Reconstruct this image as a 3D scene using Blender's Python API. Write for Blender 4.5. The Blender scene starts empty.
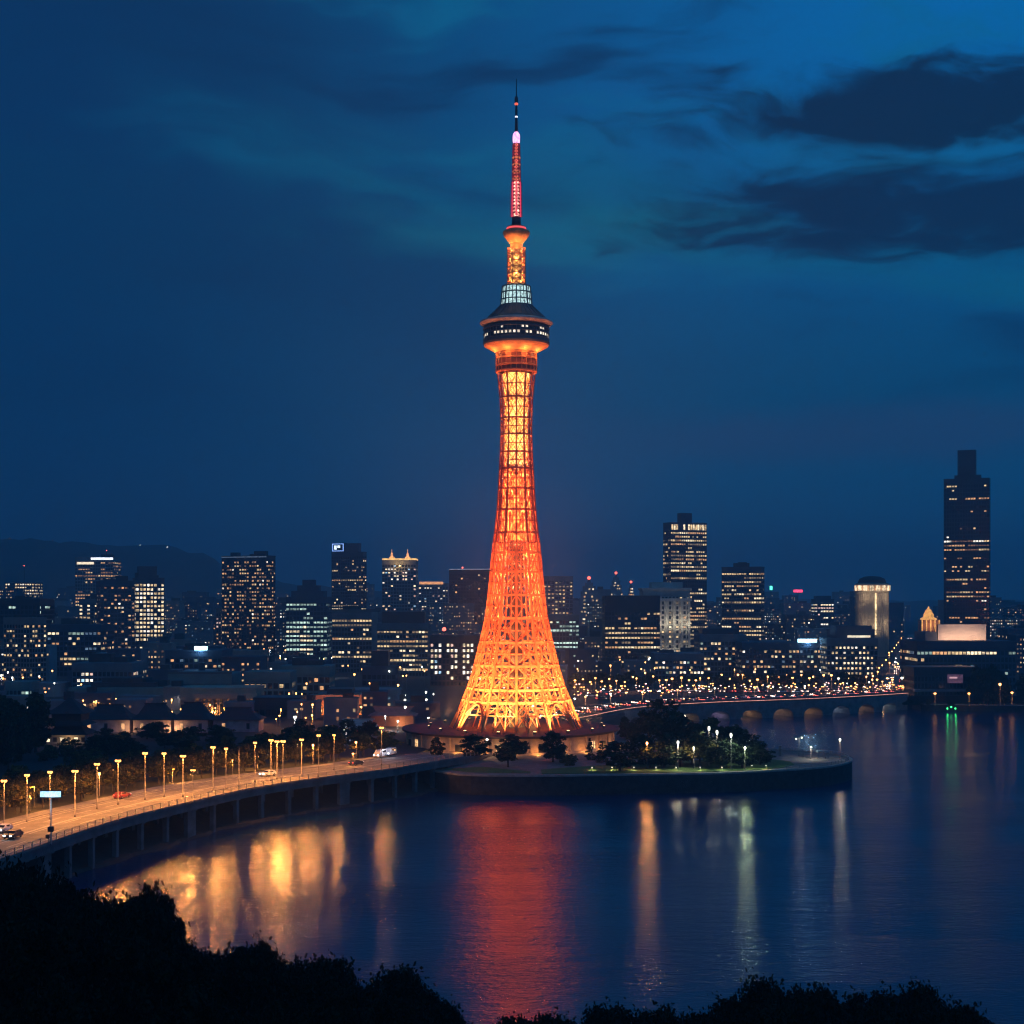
import bpy, math, random
from math import sin, cos, pi, radians, hypot, atan2
from mathutils import Vector
SC = bpy.context.scene
COL = SC.collection

# ------------------------------------------------------------------ camera
H = 52.0            # eye height above the water
F = 1500.0          # focal length in pixels of a 1024 px frame
HORIZON = 600.0
cd = bpy.data.cameras.new('camera')
cd.sensor_width = 36.0
cd.lens = 36.0 * F / 1024.0
cd.shift_y = (HORIZON - 512.0) / 1024.0
cd.clip_start = 0.5
cd.clip_end = 30000
cam = bpy.data.objects.new('camera', cd)
cam.location = (0, 0, H)
cam.rotation_euler = (radians(90), 0, 0)
COL.objects.link(cam)
SC.camera = cam
SC.view_settings.view_transform = 'Standard'
SC.view_settings.look = 'None'
SC.view_settings.exposure = 0.0
SC.view_settings.gamma = 1.0
cy = SC.cycles
cy.max_bounces = 5
cy.diffuse_bounces = 2
cy.glossy_bounces = 3
cy.transmission_bounces = 2
cy.volume_bounces = 0
cy.transparent_max_bounces = 6
cy.sample_clamp_indirect = 3.0
cy.sample_clamp_direct = 0.0
cy.caustics_reflective = True
cy.use_denoising = True
cy.use_light_tree = True
cy.pixel_filter_type = 'BLACKMAN_HARRIS'
cy.filter_width = 1.15
try:
    cy.denoiser = 'OPENIMAGEDENOISE'
    cy.denoising_input_passes = 'RGB_ALBEDO_NORMAL'
except Exception:
    pass


class NT:
    """short hand for wiring node trees"""
    def __init__(s, tree):
        s.t = tree
        s.n = tree.nodes
        s.l = tree.links

    def new(s, typ, **kw):
        n = s.n.new(typ)
        for k, v in kw.items():
            setattr(n, k, v)
        return n

    def set(s, sock, v):
        if isinstance(v, bpy.types.NodeSocket):
            s.l.new(v, sock)
        elif isinstance(v, (tuple, list)) and sock.type == 'RGBA' and len(v) == 3:
            sock.default_value = (*v, 1)
        else:
            sock.default_value = v

    def m(s, op, a, b=0.0, c=0.0, clamp=False):
        n = s.n.new('ShaderNodeMath')
        n.operation = op
        n.use_clamp = clamp
        for i, v in enumerate((a, b, c)):
            s.set(n.inputs[i], v)
        return n.outputs[0]

    def smooth(s, x, a, b):
        n = s.n.new('ShaderNodeMapRange')
        n.interpolation_type = 'SMOOTHSTEP'
        s.set(n.inputs[0], x)
        n.inputs[1].default_value = a
        n.inputs[2].default_value = b
        return n.outputs[0]

    def comb(s, x, y, z=0.0):
        n = s.n.new('ShaderNodeCombineXYZ')
        for i, v in enumerate((x, y, z)):
            s.set(n.inputs[i], v)
        return n.outputs[0]

    def noise(s, vec, scale=1.0, detail=4.0, rough=0.55, dist=0.0):
        n = s.n.new('ShaderNodeTexNoise')
        s.l.new(vec, n.inputs['Vector'])
        n.inputs['Scale'].default_value = scale
        n.inputs['Detail'].default_value = detail
        n.inputs['Roughness'].default_value = rough
        n.inputs['Distortion'].default_value = dist
        return n.outputs['Fac']

    def mix(s, f, a, b, blend='MIX'):
        n = s.n.new('ShaderNodeMix')
        n.data_type = 'RGBA'
        n.blend_type = blend
        s.set(n.inputs[0], f)
        s.set(n.inputs[6], a)
        s.set(n.inputs[7], b)
        return n.outputs[2]


# ------------------------------------------------------------------ dusk sky
W = bpy.data.worlds.new('World')
SC.world = W
W.use_nodes = True
t = NT(W.node_tree)
t.n.clear()
tc = t.new('ShaderNodeTexCoord')
sep = t.new('ShaderNodeSeparateXYZ')
t.l.new(tc.outputs['Generated'], sep.inputs[0])
dx, dy, dz = sep.outputs
az = t.m('ARCTAN2', dx, dy)
el = t.m('ARCSINE', t.m('MINIMUM', t.m('MAXIMUM', dz, -1.0), 1.0))
sky = t.new('ShaderNodeTexSky')
sky.sky_type = 'NISHITA'
sky.sun_disc = False
sky.sun_elevation = radians(-4.5)
sky.sun_rotation = radians(150)
ramp = t.new('ShaderNodeValToRGB')
t.l.new(t.m('MULTIPLY', el, 2.0), ramp.inputs[0])
cr = ramp.color_ramp
SKY = [(0.0, (0.0036, 0.082, 0.222)), (0.10, (0.0026, 0.067, 0.178)), (0.25, (0.0012, 0.050, 0.132)), (0.45, (0.0010, 0.044, 0.116)),
       (0.75, (0.0012, 0.036, 0.105)), (1.0, (0.001, 0.03, 0.09))]
while len(cr.elements) < len(SKY):
    cr.elements.new(0.5)
for e, (p_, c_) in zip(cr.elements, SKY):
    e.position = p_
    e.color = (*c_, 1)
base = ramp.outputs[0]
# the right hand side (towards the last of the sunset) is a little brighter
base = t.mix(t.m('MULTIPLY', t.smooth(az, -0.22, 0.34), t.smooth(el, 0.10, 0.36)), base, (0.0006, 0.098, 0.30))
base = t.mix(t.m('MULTIPLY', t.smooth(az, 0.05, -0.32), 0.85), base, (0.0010, 0.021, 0.078))
# long streaks of thin cloud
warp = t.noise(t.comb(t.m('MULTIPLY', az, 5.0), t.m('MULTIPLY', el, 9.0), 3.1), 1.0, 3.0)
ev = t.m('ADD', el, t.m('MULTIPLY', t.m('SUBTRACT', warp, 0.5), 0.09))
st = t.noise(t.comb(t.m('MULTIPLY', az, 3.4), t.m('MULTIPLY', ev, 19.0), 0.7), 1.0, 7.0, 0.6)
hi = t.smooth(el, 0.05, 0.22)
dark = t.m('MULTIPLY', t.smooth(st, 0.50, 0.68), t.m('MULTIPLY', hi, 0.92))
base = t.mix(dark, base, (0.0010, 0.022, 0.074))
lite = t.m('MULTIPLY', t.smooth(st, 0.47, 0.30), t.m('MULTIPLY', t.m('MULTIPLY', t.smooth(el, 0.14, 0.25), t.smooth(az, -0.38, 0.0)), 0.8))
base = t.mix(lite, base, (0.0014, 0.090, 0.20))


def blob(a0, e0, A, E, lo, hi_, n, amt):
    x = t.m('DIVIDE', t.m('SUBTRACT', az, a0), A)
    y = t.m('DIVIDE', t.m('SUBTRACT', el, e0), E)
    d = t.m('SQRT', t.m('ADD', t.m('MULTIPLY', x, x), t.m('MULTIPLY', y, y)))
    v = t.m('ADD', t.m('SUBTRACT', 1.0, d), t.m('MULTIPLY', t.m('SUBTRACT', n, 0.5), amt))
    return t.smooth(v, lo, hi_)


n1 = t.noise(t.comb(t.m('MULTIPLY', az, 13.0), t.m('MULTIPLY', ev, 46.0), 1.7), 1.0, 8.0, 0.62, 0.5)
n2 = t.noise(t.comb(t.m('MULTIPLY', az, 9.0), t.m('MULTIPLY', el, 30.0), 5.7), 1.0, 5.0, 0.6)
# a broad dark bank on the left whose upper edge slopes down to the tower, a paler sweep above it
tilt = t.m('ADD', ev, t.m('MULTIPLY', az, 0.16))
tn = t.noise(t.comb(t.m('MULTIPLY', az, 7.0), t.m('MULTIPLY', tilt, 34.0), 2.2), 1.0, 6.0, 0.6)
sweep = t.m('MULTIPLY', t.m('MULTIPLY', t.smooth(tilt, 0.222, 0.245), t.smooth(tilt, 0.315, 0.262)), t.smooth(tn, 0.30, 0.62))
base = t.mix(t.m('MULTIPLY', sweep, t.m('MULTIPLY', t.smooth(az, -0.30, -0.02), 0.62)), base, (0.0012, 0.086, 0.172))
under = t.m('MULTIPLY', t.m('MULTIPLY', t.smooth(tilt, 0.238, 0.215), t.smooth(tilt, 0.10, 0.19)), t.smooth(az, 0.10, -0.06))
base = t.mix(t.m('MULTIPLY', under, 0.6), base, (0.0010, 0.027, 0.084))
# teal gap low between the streaks
base = t.mix(t.m('MULTIPLY', blob(0.03, 0.240, 0.21, 0.026, 0.0, 0.9, n2, 1.9), 0.6), base, (0.0035, 0.098, 0.165))
base = t.mix(t.m('MULTIPLY', blob(0.25, 0.282, 0.22, 0.035, 0.0, 0.9, n2, 1.4), 0.5), base, (0.003, 0.088, 0.19))
# faint mauve bank low on the right
base = t.mix(t.m('MULTIPLY', blob(0.22, 0.108, 0.26, 0.028, 0.0, 0.8, n2, 0.9), 0.5), base, (0.019, 0.040, 0.105))
# the two dark clouds
base = t.mix(t.m('MULTIPLY', blob(0.285, 0.306, 0.225, 0.033, -0.1, 0.55, n1, 2.1), 0.95), base, (0.0018, 0.0125, 0.038))
base = t.mix(t.m('MULTIPLY', blob(0.30, 0.243, 0.24, 0.032, -0.1, 0.55, n1, 2.1), 0.95), base, (0.0020, 0.0145, 0.044))
bg = t.new('ShaderNodeBackground')
bg.inputs[1].default_value = 1.45
add = t.mix(0.10, base, sky.outputs[0], 'ADD')
t.l.new(add, bg.inputs[0])
wo = t.new('ShaderNodeOutputWorld')
t.l.new(bg.outputs[0], wo.inputs[0])
W.cycles.sampling_method = 'MANUAL'
W.cycles.sample_map_resolution = 512

# last of the twilight, very weak and very soft
sl = bpy.data.lights.new('sun', 'SUN')
sl.energy = 0.15
sl.angle = radians(25)
sl.color = (0.30, 0.62, 1.0)
so = bpy.data.objects.new('sun', sl)
so.rotation_euler = (radians(66), 0, radians(-28))
COL.objects.link(so)


# ------------------------------------------------------------------ helpers
def P(px, D):
    return (px - 512.0) / F * D


def Z(py, D):
    return H + (HORIZON - py) / F * D


def G(px, py, z):
    """point of the plane at height z that the eye sees at a pixel"""
    D = (H - z) * F / (py - HORIZON)
    return P(px, D), D


MATS = {}


def mat(name, col, rough=0.7, metal=0.0, var=0.25, scale=0.4, bump=0.0, spec=0.5, col2=None):
    if name in MATS:
        return MATS[name]
    m = bpy.data.materials.new(name)
    m.use_nodes = True
    q = NT(m.node_tree)
    b = q.n['Principled BSDF']
    b.inputs['Roughness'].default_value = rough
    b.inputs['Metallic'].default_value = metal
    b.inputs['Specular IOR Level'].default_value = spec
    g = q.new('ShaderNodeNewGeometry')
    f = q.noise(g.outputs['Position'], scale, 5.0, 0.6)
    c2 = col2 or tuple(c * (1 - var) for c in col)
    c1 = col if col2 else tuple(min(1, c * (1 + var)) for c in col)
    q.l.new(q.mix(q.smooth(f, 0.3, 0.7), c2, c1), b.inputs['Base Color'])
    if bump:
        bn = q.new('ShaderNodeBump')
        bn.inputs['Strength'].default_value = bump
        bn.inputs['Distance'].default_value = 0.2
        q.l.new(q.noise(g.outputs['Position'], scale * 6, 3.0), bn.inputs['Height'])
        q.l.new(bn.outputs[0], b.inputs['Normal'])
    MATS[name] = m
    return m


def emis(name, col, strength, sample=False, var=0.0, scale=0.5):
    if name in MATS:
        return MATS[name]
    m = bpy.data.materials.new(name)
    m.use_nodes = True
    q = NT(m.node_tree)
    b = q.n['Principled BSDF']
    b.inputs['Base Color'].default_value = (0.1, 0.1, 0.1, 1)
    b.inputs['Roughness'].default_value = 0.4
    b.inputs['Emission Color'].default_value = (*col, 1)
    b.inputs['Emission Strength'].default_value = strength
    if var:
        g = q.new('ShaderNodeNewGeometry')
        f = q.smooth(q.noise(g.outputs['Position'], scale, 3.0, 0.7), 0.3, 0.7)
        q.l.new(q.m('MULTIPLY', q.m('ADD', q.m('MULTIPLY', f, var * 2), 1 - var), strength), b.inputs['Emission Strength'])
    m.cycles.emission_sampling = 'FRONT' if sample else 'NONE'
    MATS[name] = m
    return m


class MB:
    """collects boxes, bars and turned shapes and links them as one mesh object"""
    def __init__(s):
        s.v, s.f, s.k, s.sm = [], [], [], []

    def face(s, pts, k=0):
        n = len(s.v)
        s.v += [tuple(p) for p in pts]
        s.f.append(tuple(range(n, n + len(pts))))
        s.k.append(k)
        s.sm.append(False)

    def hexa(s, c, k=0):
        n = len(s.v)
        s.v += [tuple(p) for p in c]
        for q in ((0, 3, 2, 1), (4, 5, 6, 7), (0, 1, 5, 4), (1, 2, 6, 5), (2, 3, 7, 6), (3, 0, 4, 7)):
            s.f.append(tuple(n + i for i in q))
            s.k.append(k)
            s.sm.append(False)

    def box(s, x0, x1, y0, y1, z0, z1, k=0):
        s.hexa([(x0, y0, z0), (x1, y0, z0), (x1, y1, z0), (x0, y1, z0), (x0, y0, z1), (x1, y0, z1), (x1, y1, z1), (x0, y1, z1)], k)

    def rbox(s, cx, cy, z0, z1, sx, sy, rz, k=0):
        c, n = cos(rz), sin(rz)
        pts = []
        for z in (z0, z1):
            for a, b in ((-.5, -.5), (.5, -.5), (.5, .5), (-.5, .5)):
                x, y = a * sx, b * sy
                pts.append((cx + x * c - y * n, cy + x * n + y * c, z))
        s.hexa(pts, k)

    def bar(s, p, q, w, k=0, h=None):
        p, q = Vector(p), Vector(q)
        d = q - p
        if d.length < 1e-6:
            return
        d.normalize()
        u = d.cross(Vector((0, 0, 1)))
        if u.length < 0.05:
            u = d.cross(Vector((1, 0, 0)))
        u.normalize()
        v = u.cross(d)
        a, b = w / 2, (h or w) / 2
        s.hexa([p - u * a - v * b, p + u * a - v * b, p + u * a + v * b, p - u * a + v * b,
                q - u * a - v * b, q + u * a - v * b, q + u * a + v * b, q - u * a + v * b], k)

    def lathe(s, prof, n=16, cx=0, cy=0, k=0, smooth=True, caps=True, a0=0.0):
        m = len(s.v)
        for r, z in prof:
            for i in range(n):
                a = a0 + 2 * pi * i / n
                s.v.append((cx + r * cos(a), cy + r * sin(a), z))
        for j in range(len(prof) - 1):
            for i in range(n):
                i2 = (i + 1) % n
                s.f.append((m + j * n + i, m + j * n + i2, m + (j + 1) * n + i2, m + (j + 1) * n + i))
                s.k.append(k)
                s.sm.append(smooth)
        if caps:
            s.f.append(tuple(m + i for i in reversed(range(n))))
            s.f.append(tuple(m + (len(prof) - 1) * n + i for i in range(n)))
            s.k += [k, k]
            s.sm += [False, False]

    def cyl(s, x, y, z0, z1, r0, r1=None, n=8, k=0):
        s.lathe([(r0, z0), (r1 if r1 is not None else r0, z1)], n, x, y, k)

    def ball(s, x, y, z, r, n=8, k=0):
        s.lathe([(r * sin(a), z - r * cos(a)) for a in (0.35, 0.9, pi / 2, pi - 0.9, pi - 0.35)], n, x, y, k)

    def prism(s, poly, z0, z1, k=0, ktop=None):
        m = len(s.v)
        n = len(poly)
        s.v += [(x, y, z0) for x, y in poly] + [(x, y, z1) for x, y in poly]
        for i in range(n):
            j = (i + 1) % n
            s.f.append((m + i, m + j, m + n + j, m + n + i))
            s.k.append(k)
            s.sm.append(False)
        s.f.append(tuple(m + n + i for i in range(n)))
        s.k.append(k if ktop is None else ktop)
        s.sm.append(False)

    def strip(s, A, B, k=0):
        """band between two polylines of equal length"""
        for i in range(len(A) - 1):
            s.face([A[i], A[i + 1], B[i + 1], B[i]], k)

    def mesh(s, name, mats):
        me = bpy.data.meshes.new(name)
        me.from_pydata(s.v, [], s.f)
        for m in (mats if isinstance(mats, (list, tuple)) else [mats]):
            me.materials.append(m)
        if any(s.k):
            me.polygons.foreach_set('material_index', s.k)
        if any(s.sm):
            me.polygons.foreach_set('use_smooth', s.sm)
        me.update()
        return me

    def build(s, name, mats, parent=None, loc=None):
        return link(name, s.mesh(name, mats), parent, loc)


def link(name, me, parent=None, loc=None):
    o = bpy.data.objects.new(name, me)
    COL.objects.link(o)
    if parent is not None:
        o.parent = parent
    if loc is not None:
        o.location = loc
    return o


def tag(o, label=None, cat=None, group=None, kind=None):
    for k, v in (('label', label), ('category', cat), ('group', group), ('kind', kind)):
        if v:
            o[k] = v
    return o


def thing(name, label, cat, loc=(0, 0, 0), rz=0.0, group=None):
    o = link(name, None)
    o.empty_display_size = 0.5
    o.location = loc
    o.rotation_euler = (0, 0, rz)
    return tag(o, label, cat, group)


KIDS = {}


def dup(root, loc, rz=None, label=None, group=None, scale=None):
    """a thing copied with its parts and their sub-parts"""
    r = root.copy()
    COL.objects.link(r)
    r.location = loc
    if rz is not None:
        r.rotation_euler = (0, 0, rz)
    if scale is not None:
        r.scale = scale if isinstance(scale, tuple) else (scale,) * 3
    if label:
        r['label'] = label
    if group:
        r['group'] = group
    if root.name not in KIDS:
        KIDS[root.name] = [(c, list(c.children)) for c in root.children]
    for c, sub in KIDS[root.name]:
        if c.type == 'LIGHT':
            continue
        d = c.copy()
        COL.objects.link(d)
        d.parent = r
        for g in sub:
            e = g.copy()
            COL.objects.link(e)
            e.parent = d
    return r


def lamp_light(loc, power, col, radius=0.25, parent=None, kind='POINT', name='lamp_light', aim=None, angle=60, blend=0.5):
    if name in ('facade_lamp', 'billboard_lamp', 'crown_lamp'):
        kind, aim, angle = 'SPOT', (loc[0], loc[1] + 1.0, loc[2] + .3), 150
    key = (name, power, col, radius, kind, angle)
    ld = MATS.get(key)
    if ld is None:
        ld = bpy.data.lights.new(name, kind)
        ld.energy = power
        ld.color = col
        ld.shadow_soft_size = radius
        if kind == 'SPOT':
            ld.spot_size = radians(angle)
            ld.spot_blend = blend
        MATS[key] = ld
    o = bpy.data.objects.new(name, ld)
    COL.objects.link(o)
    o.location = loc
    if aim is not None:
        o.rotation_euler = (Vector(aim) - Vector(loc)).to_track_quat('-Z', 'Y').to_euler()
    if parent is not None:
        o.parent = parent
    return o


def smooth_path(pts, n=6):
    """Catmull-Rom through the points"""
    out = []
    p = [Vector(q) for q in pts]
    p = [p[0] * 2 - p[1]] + p + [p[-1] * 2 - p[-2]]
    for i in range(1, len(p) - 2):
        for k in range(n):
            u = k / n
            a, b, c, d = p[i - 1], p[i], p[i + 1], p[i + 2]
            out.append(0.5 * ((2 * b) + (c - a) * u + (2 * a - 5 * b + 4 * c - d) * u * u + (3 * b - a - 3 * c + d) * u ** 3))
    out.append(p[-2])
    return out


def offset(path, d, dz=0.0):
    """shift a path to its left by d"""
    out = []
    for i, p in enumerate(path):
        a, b = path[max(0, i - 1)], path[min(len(path) - 1, i + 1)]
        tx, ty = b[0] - a[0], b[1] - a[1]
        L = hypot(tx, ty)
        out.append(Vector((p[0] - ty / L * d, p[1] + tx / L * d, (p[2] if len(p) > 2 else 0) + dz)))
    return out


def along(path, step, start=0.0):
    """points and headings every step metres of a path"""
    out = []
    acc, nxt = 0.0, start
    for a, b in zip(path, path[1:]):
        L = (b - a).length
        while nxt <= acc + L:
            out.append((a + (b - a) * ((nxt - acc) / L), atan2(b[1] - a[1], b[0] - a[0])))
            nxt += step
        acc += L
    return out

# ------------------------------------------------------------------ water
def water_mat():
    m = bpy.data.materials.new('water')
    m.use_nodes = True
    q = NT(m.node_tree)
    b = q.n['Principled BSDF']
    b.inputs['Base Color'].default_value = (0.0008, 0.030, 0.105, 1)
    b.inputs['Roughness'].default_value = 0.145
    b.inputs['IOR'].default_value = 1.42
    g = q.new('ShaderNodeNewGeometry')
    s_ = q.new('ShaderNodeSeparateXYZ')
    q.l.new(g.outputs['Position'], s_.inputs[0])
    x, y, z = s_.outputs
    w1 = q.noise(q.comb(q.m('MULTIPLY', x, 0.20), q.m('MULTIPLY', y, 0.42)), 1.0, 3.0, 0.55, 0.6)
    w2 = q.noise(q.comb(q.m('MULTIPLY', x, 0.85), q.m('MULTIPLY', y, 1.5), 4.0), 1.0, 3.0, 0.6, 0.4)
    w3 = q.noise(q.comb(q.m('MULTIPLY', x, 0.012), q.m('MULTIPLY', y, 0.035), 9.0), 1.0, 3.0, 0.5)
    calm = q.m('ADD', 0.45, q.m('MULTIPLY', q.smooth(w3, 0.35, 0.65), 0.75))
    hgt = q.m('MULTIPLY', calm, q.m('ADD', q.m('MULTIPLY', w1, 1.0), q.m('MULTIPLY', w2, 0.5)))
    bn = q.new('ShaderNodeBump')
    bn.inputs['Strength'].default_value = 1.0
    bn.inputs['Distance'].default_value = 0.20
    q.l.new(hgt, bn.inputs['Height'])
    q.l.new(bn.outputs[0], b.inputs['Normal'])
    return m


mb = MB()
mb.box(-4900, 4900, -290, 8900, -1.6, 0.0)
tag(mb.build('water', water_mat()), kind='structure')

# ------------------------------------------------------------------ coast road line (near edge of the deck)
ROAD_Z = 8.0
edge = smooth_path([(-150, 90, 8), (-122, 135, 8), (-103, 180, 8), (-93, 220, 8), (-86.5, 252, 8), (-79.5, 294, 8), (-70.5, 323, 8),
                    (-61.5, 347, 8), (-52, 363, 8), (-43, 375, 8), (-33, 387, 8), (-22.5, 405, 7.9), (-14.5, 425, 7.2), (-9, 441, 6.0), (-6, 452, 5.5)], 6)
RW = 22.0
far = offset(edge, RW)

# ------------------------------------------------------------------ land
M_soil = mat('city_ground', (0.030, 0.030, 0.034), 0.9, scale=0.05)
M_bank = mat('bank_rubble', (0.035, 0.033, 0.030), 0.9, scale=0.5, bump=0.6)
shore = [Vector((p.x + 1.2 + 0.9 * sin(i * 1.7) + 0.7 * sin(i * 0.61), p.y - 0.6, 0)) for i, p in enumerate(edge) if p.y < 432]
inner = [p for p in far]
bank = MB()
mid = offset(edge[:len(shore)], 7.0)
a_ = [Vector((p.x, p.y, -1.0)) for p in shore]
b_ = [Vector((p.x - 1.5, p.y + 0.3, 0.5)) for p in shore]
c_ = [Vector((p.x, p.y, 2.0)) for p in mid]
d_ = [Vector((p.x, p.y, 7.55)) for p in offset(edge[:len(shore)], RW - 0.5)]
bank.strip(a_, b_)
bank.strip(b_, c_)
bank.strip(c_, d_)
tag(bank.build('shore', M_bank), kind='structure')

city = MB()
# the left coast, then across behind the tower island, then the far quay
poly = [(-4800, 40)] + [(p.x, p.y) for p in offset(edge, RW - 1.0) if p.y < 450] + [(-26, 462), (0, 530), (34, 560), (60, 668), (95, 702), (140, 735),
        (182, 748), (192, 722), (250, 720), (420, 718), (1500, 714), (4800, 714), (4800, 8800), (-4800, 8800)]
city.prism(poly, -1.0, 6.0)
tag(city.build('ground', M_soil), kind='structure')

pr_ = MB()
pr_.prism([(192.5, 705.8), (250, 696.6), (420, 693.6), (800, 690.9), (800, 725), (192.5, 725)], -1.0, 2.6)
tag(pr_.build('promenade', M_soil), kind='structure')

# strip of park behind the coast road, level with the road
M_park = mat('park_soil', (0.055, 0.045, 0.028), 0.95, scale=0.6, col2=(0.028, 0.036, 0.016))
vp = MB()
o1 = offset(edge, RW - 0.2, -0.06)
o2 = offset(edge, RW + 30, -0.06)
o3 = offset(edge, RW + 44, -2.1)
o1 = [Vector((p.x, p.y, max(p.z, 6.1))) for p in o1]
o2 = [Vector((p.x, p.y, max(p.z, 6.1))) for p in o2]
o3 = [Vector((p.x, p.y, 5.7)) for p in o3]
n_ = len([p for p in edge if p.y < 410])
vp.strip(o1[:n_], o2[:n_])
vp.strip(o2[:n_], o3[:n_])
tag(vp.build('verge', M_park), kind='structure')

# ------------------------------------------------------------------ coast road deck
M_asph = mat('asphalt', (0.20, 0.175, 0.155), 0.75, scale=0.35, var=0.25)
M_conc = mat('concrete', (0.13, 0.13, 0.135), 0.85, scale=0.3, var=0.3, bump=0.2)
M_pave = mat('pavement', (0.24, 0.22, 0.20), 0.85, scale=0.8, var=0.2)
M_line = mat('road_paint', (0.62, 0.60, 0.55), 0.7, scale=2.0, var=0.15)
M_steel = mat('galvanised_steel', (0.30, 0.31, 0.33), 0.45, 0.8, scale=1.0)
M_dark = mat('dark_metal', (0.02, 0.022, 0.026), 0.5, 0.3)
rd = MB()
top = edge
rd.strip(offset(top, 2.2, 0.0), offset(top, RW - 3.0, 0.0), 0)
tag(rd.build('road', M_asph), kind='structure')
lm = MB()
for dd, dash in ((2.6, False), (5.6, True), (9.0, True), (10.0, False), (10.4, False), (13.6, True), (16.9, False), (18.5, False)):
    L_ = offset(top, dd - 0.09, 0.012)
    R_ = offset(top, dd + 0.09, 0.012)
    for i in range(len(L_) - 1):
        if dash and i % 2:
            continue
        lm.face([L_[i], L_[i + 1], R_[i + 1], R_[i]])
tag(lm.build('road_markings', M_line), kind='structure')
pv = MB()
for d0, d1 in ((0.35, 2.2), (RW - 3.0, RW + 0.5)):
    A, B = offset(top, d0, 0.13), offset(top, d1, 0.13)
    A0, B0 = offset(top, d0, -0.05), offset(top, d1, -0.05)
    pv.strip(A, B)
    pv.strip(A0, A)
    pv.strip(B, B0)
tag(pv.build('pavement', M_pave), kind='structure')

# viaduct that carries it
via = thing('viaduct', 'long curved concrete viaduct on square piers carrying the coast road above the water', 'viaduct', (-61.5, 347, 0))
vx, vy = -61.5, 347


def sh(pts):
    return [Vector((p.x - vx, p.y - vy, p.z)) for p in pts]


dk = MB()
for d0, d1, z0, z1 in ((0.0, 0.35, -1.75, 0.32), (-0.25, 0.0, -0.35, 0.1)):
    A0, A1 = sh(offset(top, d0, z0)), sh(offset(top, d0, z1))
    B0, B1 = sh(offset(top, d1, z0)), sh(offset(top, d1, z1))
    dk.strip(A0, A1)
    dk.strip(A1, B1)
    dk.strip(B1, B0)
    dk.strip(B0, A0)
dk.strip(sh(offset(top, 0.35, -0.55)), sh(offset(top, RW, -0.55)))
for dd in (4.5, 9.5, 15):
    A0, A1 = sh(offset(top, dd, -1.6)), sh(offset(top, dd + 0.6, -1.6))
    dk.strip(A0, A1)
    dk.strip(sh(offset(top, dd, -0.56)), A0)
    dk.strip(A1, sh(offset(top, dd + 0.6, -0.56)))
dk.build('deck', M_conc, via)
for j, (p, a) in enumerate(along([q for q in edge if q.y < 440], 9.6, 3.0)):
    nx, ny = -sin(a), cos(a)
    big = j % 6 == 2
    for row in (1.0, 9.5):
        q = MB()
        cx, cy_ = p.x + nx * row - vx, p.y + ny * row - vy
        w = 3.4 if (big and row < 5) else 1.0
        q.rbox(cx, cy_, -1.2, p.z - 2.05, w, 1.0, a)
        q.rbox(cx, cy_, p.z - 2.05, p.z - 1.76, w + 0.5, 1.5, a)
        q.build('pier', M_conc, via)
    if j % 2 == 0:
        q = MB()
        q.rbox(p.x + nx * 5.6 - vx, p.y + ny * 5.6 - vy, p.z - 2.3, p.z - 1.62, 0.8, 7.0, a)
        q.build('cross_beam', M_conc, via)

rl = thing('railing', 'low steel railing with thin posts along the water side of the coast road', 'railing', (vx, vy, 0))
rr = MB()
epath = [q for q in edge if 200 < q.y < 448]
for zz, th in ((1.05, 0.09), (0.7, 0.05), (0.4, 0.05)):
    L_ = sh(offset(epath, 0.18, 0.32 + zz))
    for i in range(len(L_) - 1):
        rr.bar(L_[i], L_[i + 1], th)
rr.build('rail', M_steel, rl)
pm = MB()
pm.box(-0.07, 0.07, -0.07, 0.07, 0, 1.12)
pm.box(-0.12, 0.12, -0.12, 0.12, 0, 0.06)
pmesh = pm.mesh('post', M_steel)
for p, a in along(offset(epath, 0.18, 0.32), 3.2, 1.0):
    o = link('post', pmesh, rl, (p.x - vx, p.y - vy, p.z))
    o.rotation_euler = (0, 0, a)

# ------------------------------------------------------------------ tower island
IZ = 5.2
isl = [(-22, 411), (-14, 402), (-4, 399.5), (10, 399), (22, 400.5), (40, 402.5), (56, 405), (71, 410.5), (84, 417), (92, 424), (97, 432), (100, 441),
       (99.5, 451), (95, 460), (87, 467), (76, 476), (66, 490), (56, 515), (46, 545), (34, 560), (0, 545), (-30, 520), (-44, 480), (-42, 440), (-32, 420)]
isl = [(p.x, p.y) for p in smooth_path([(x, y, 0) for x, y in isl], 3)]
inset = 0.9
ib = MB()


def shrink(poly, d):
    n = len(poly)
    out = []
    for i in range(n):
        (ax, ay), (bx, by) = poly[i - 1], poly[(i + 1) % n]
        tx, ty = bx - ax, by - ay
        L = hypot(tx, ty) or 1
        out.append((poly[i][0] - ty / L * d, poly[i][1] + tx / L * d))
    return out


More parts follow.
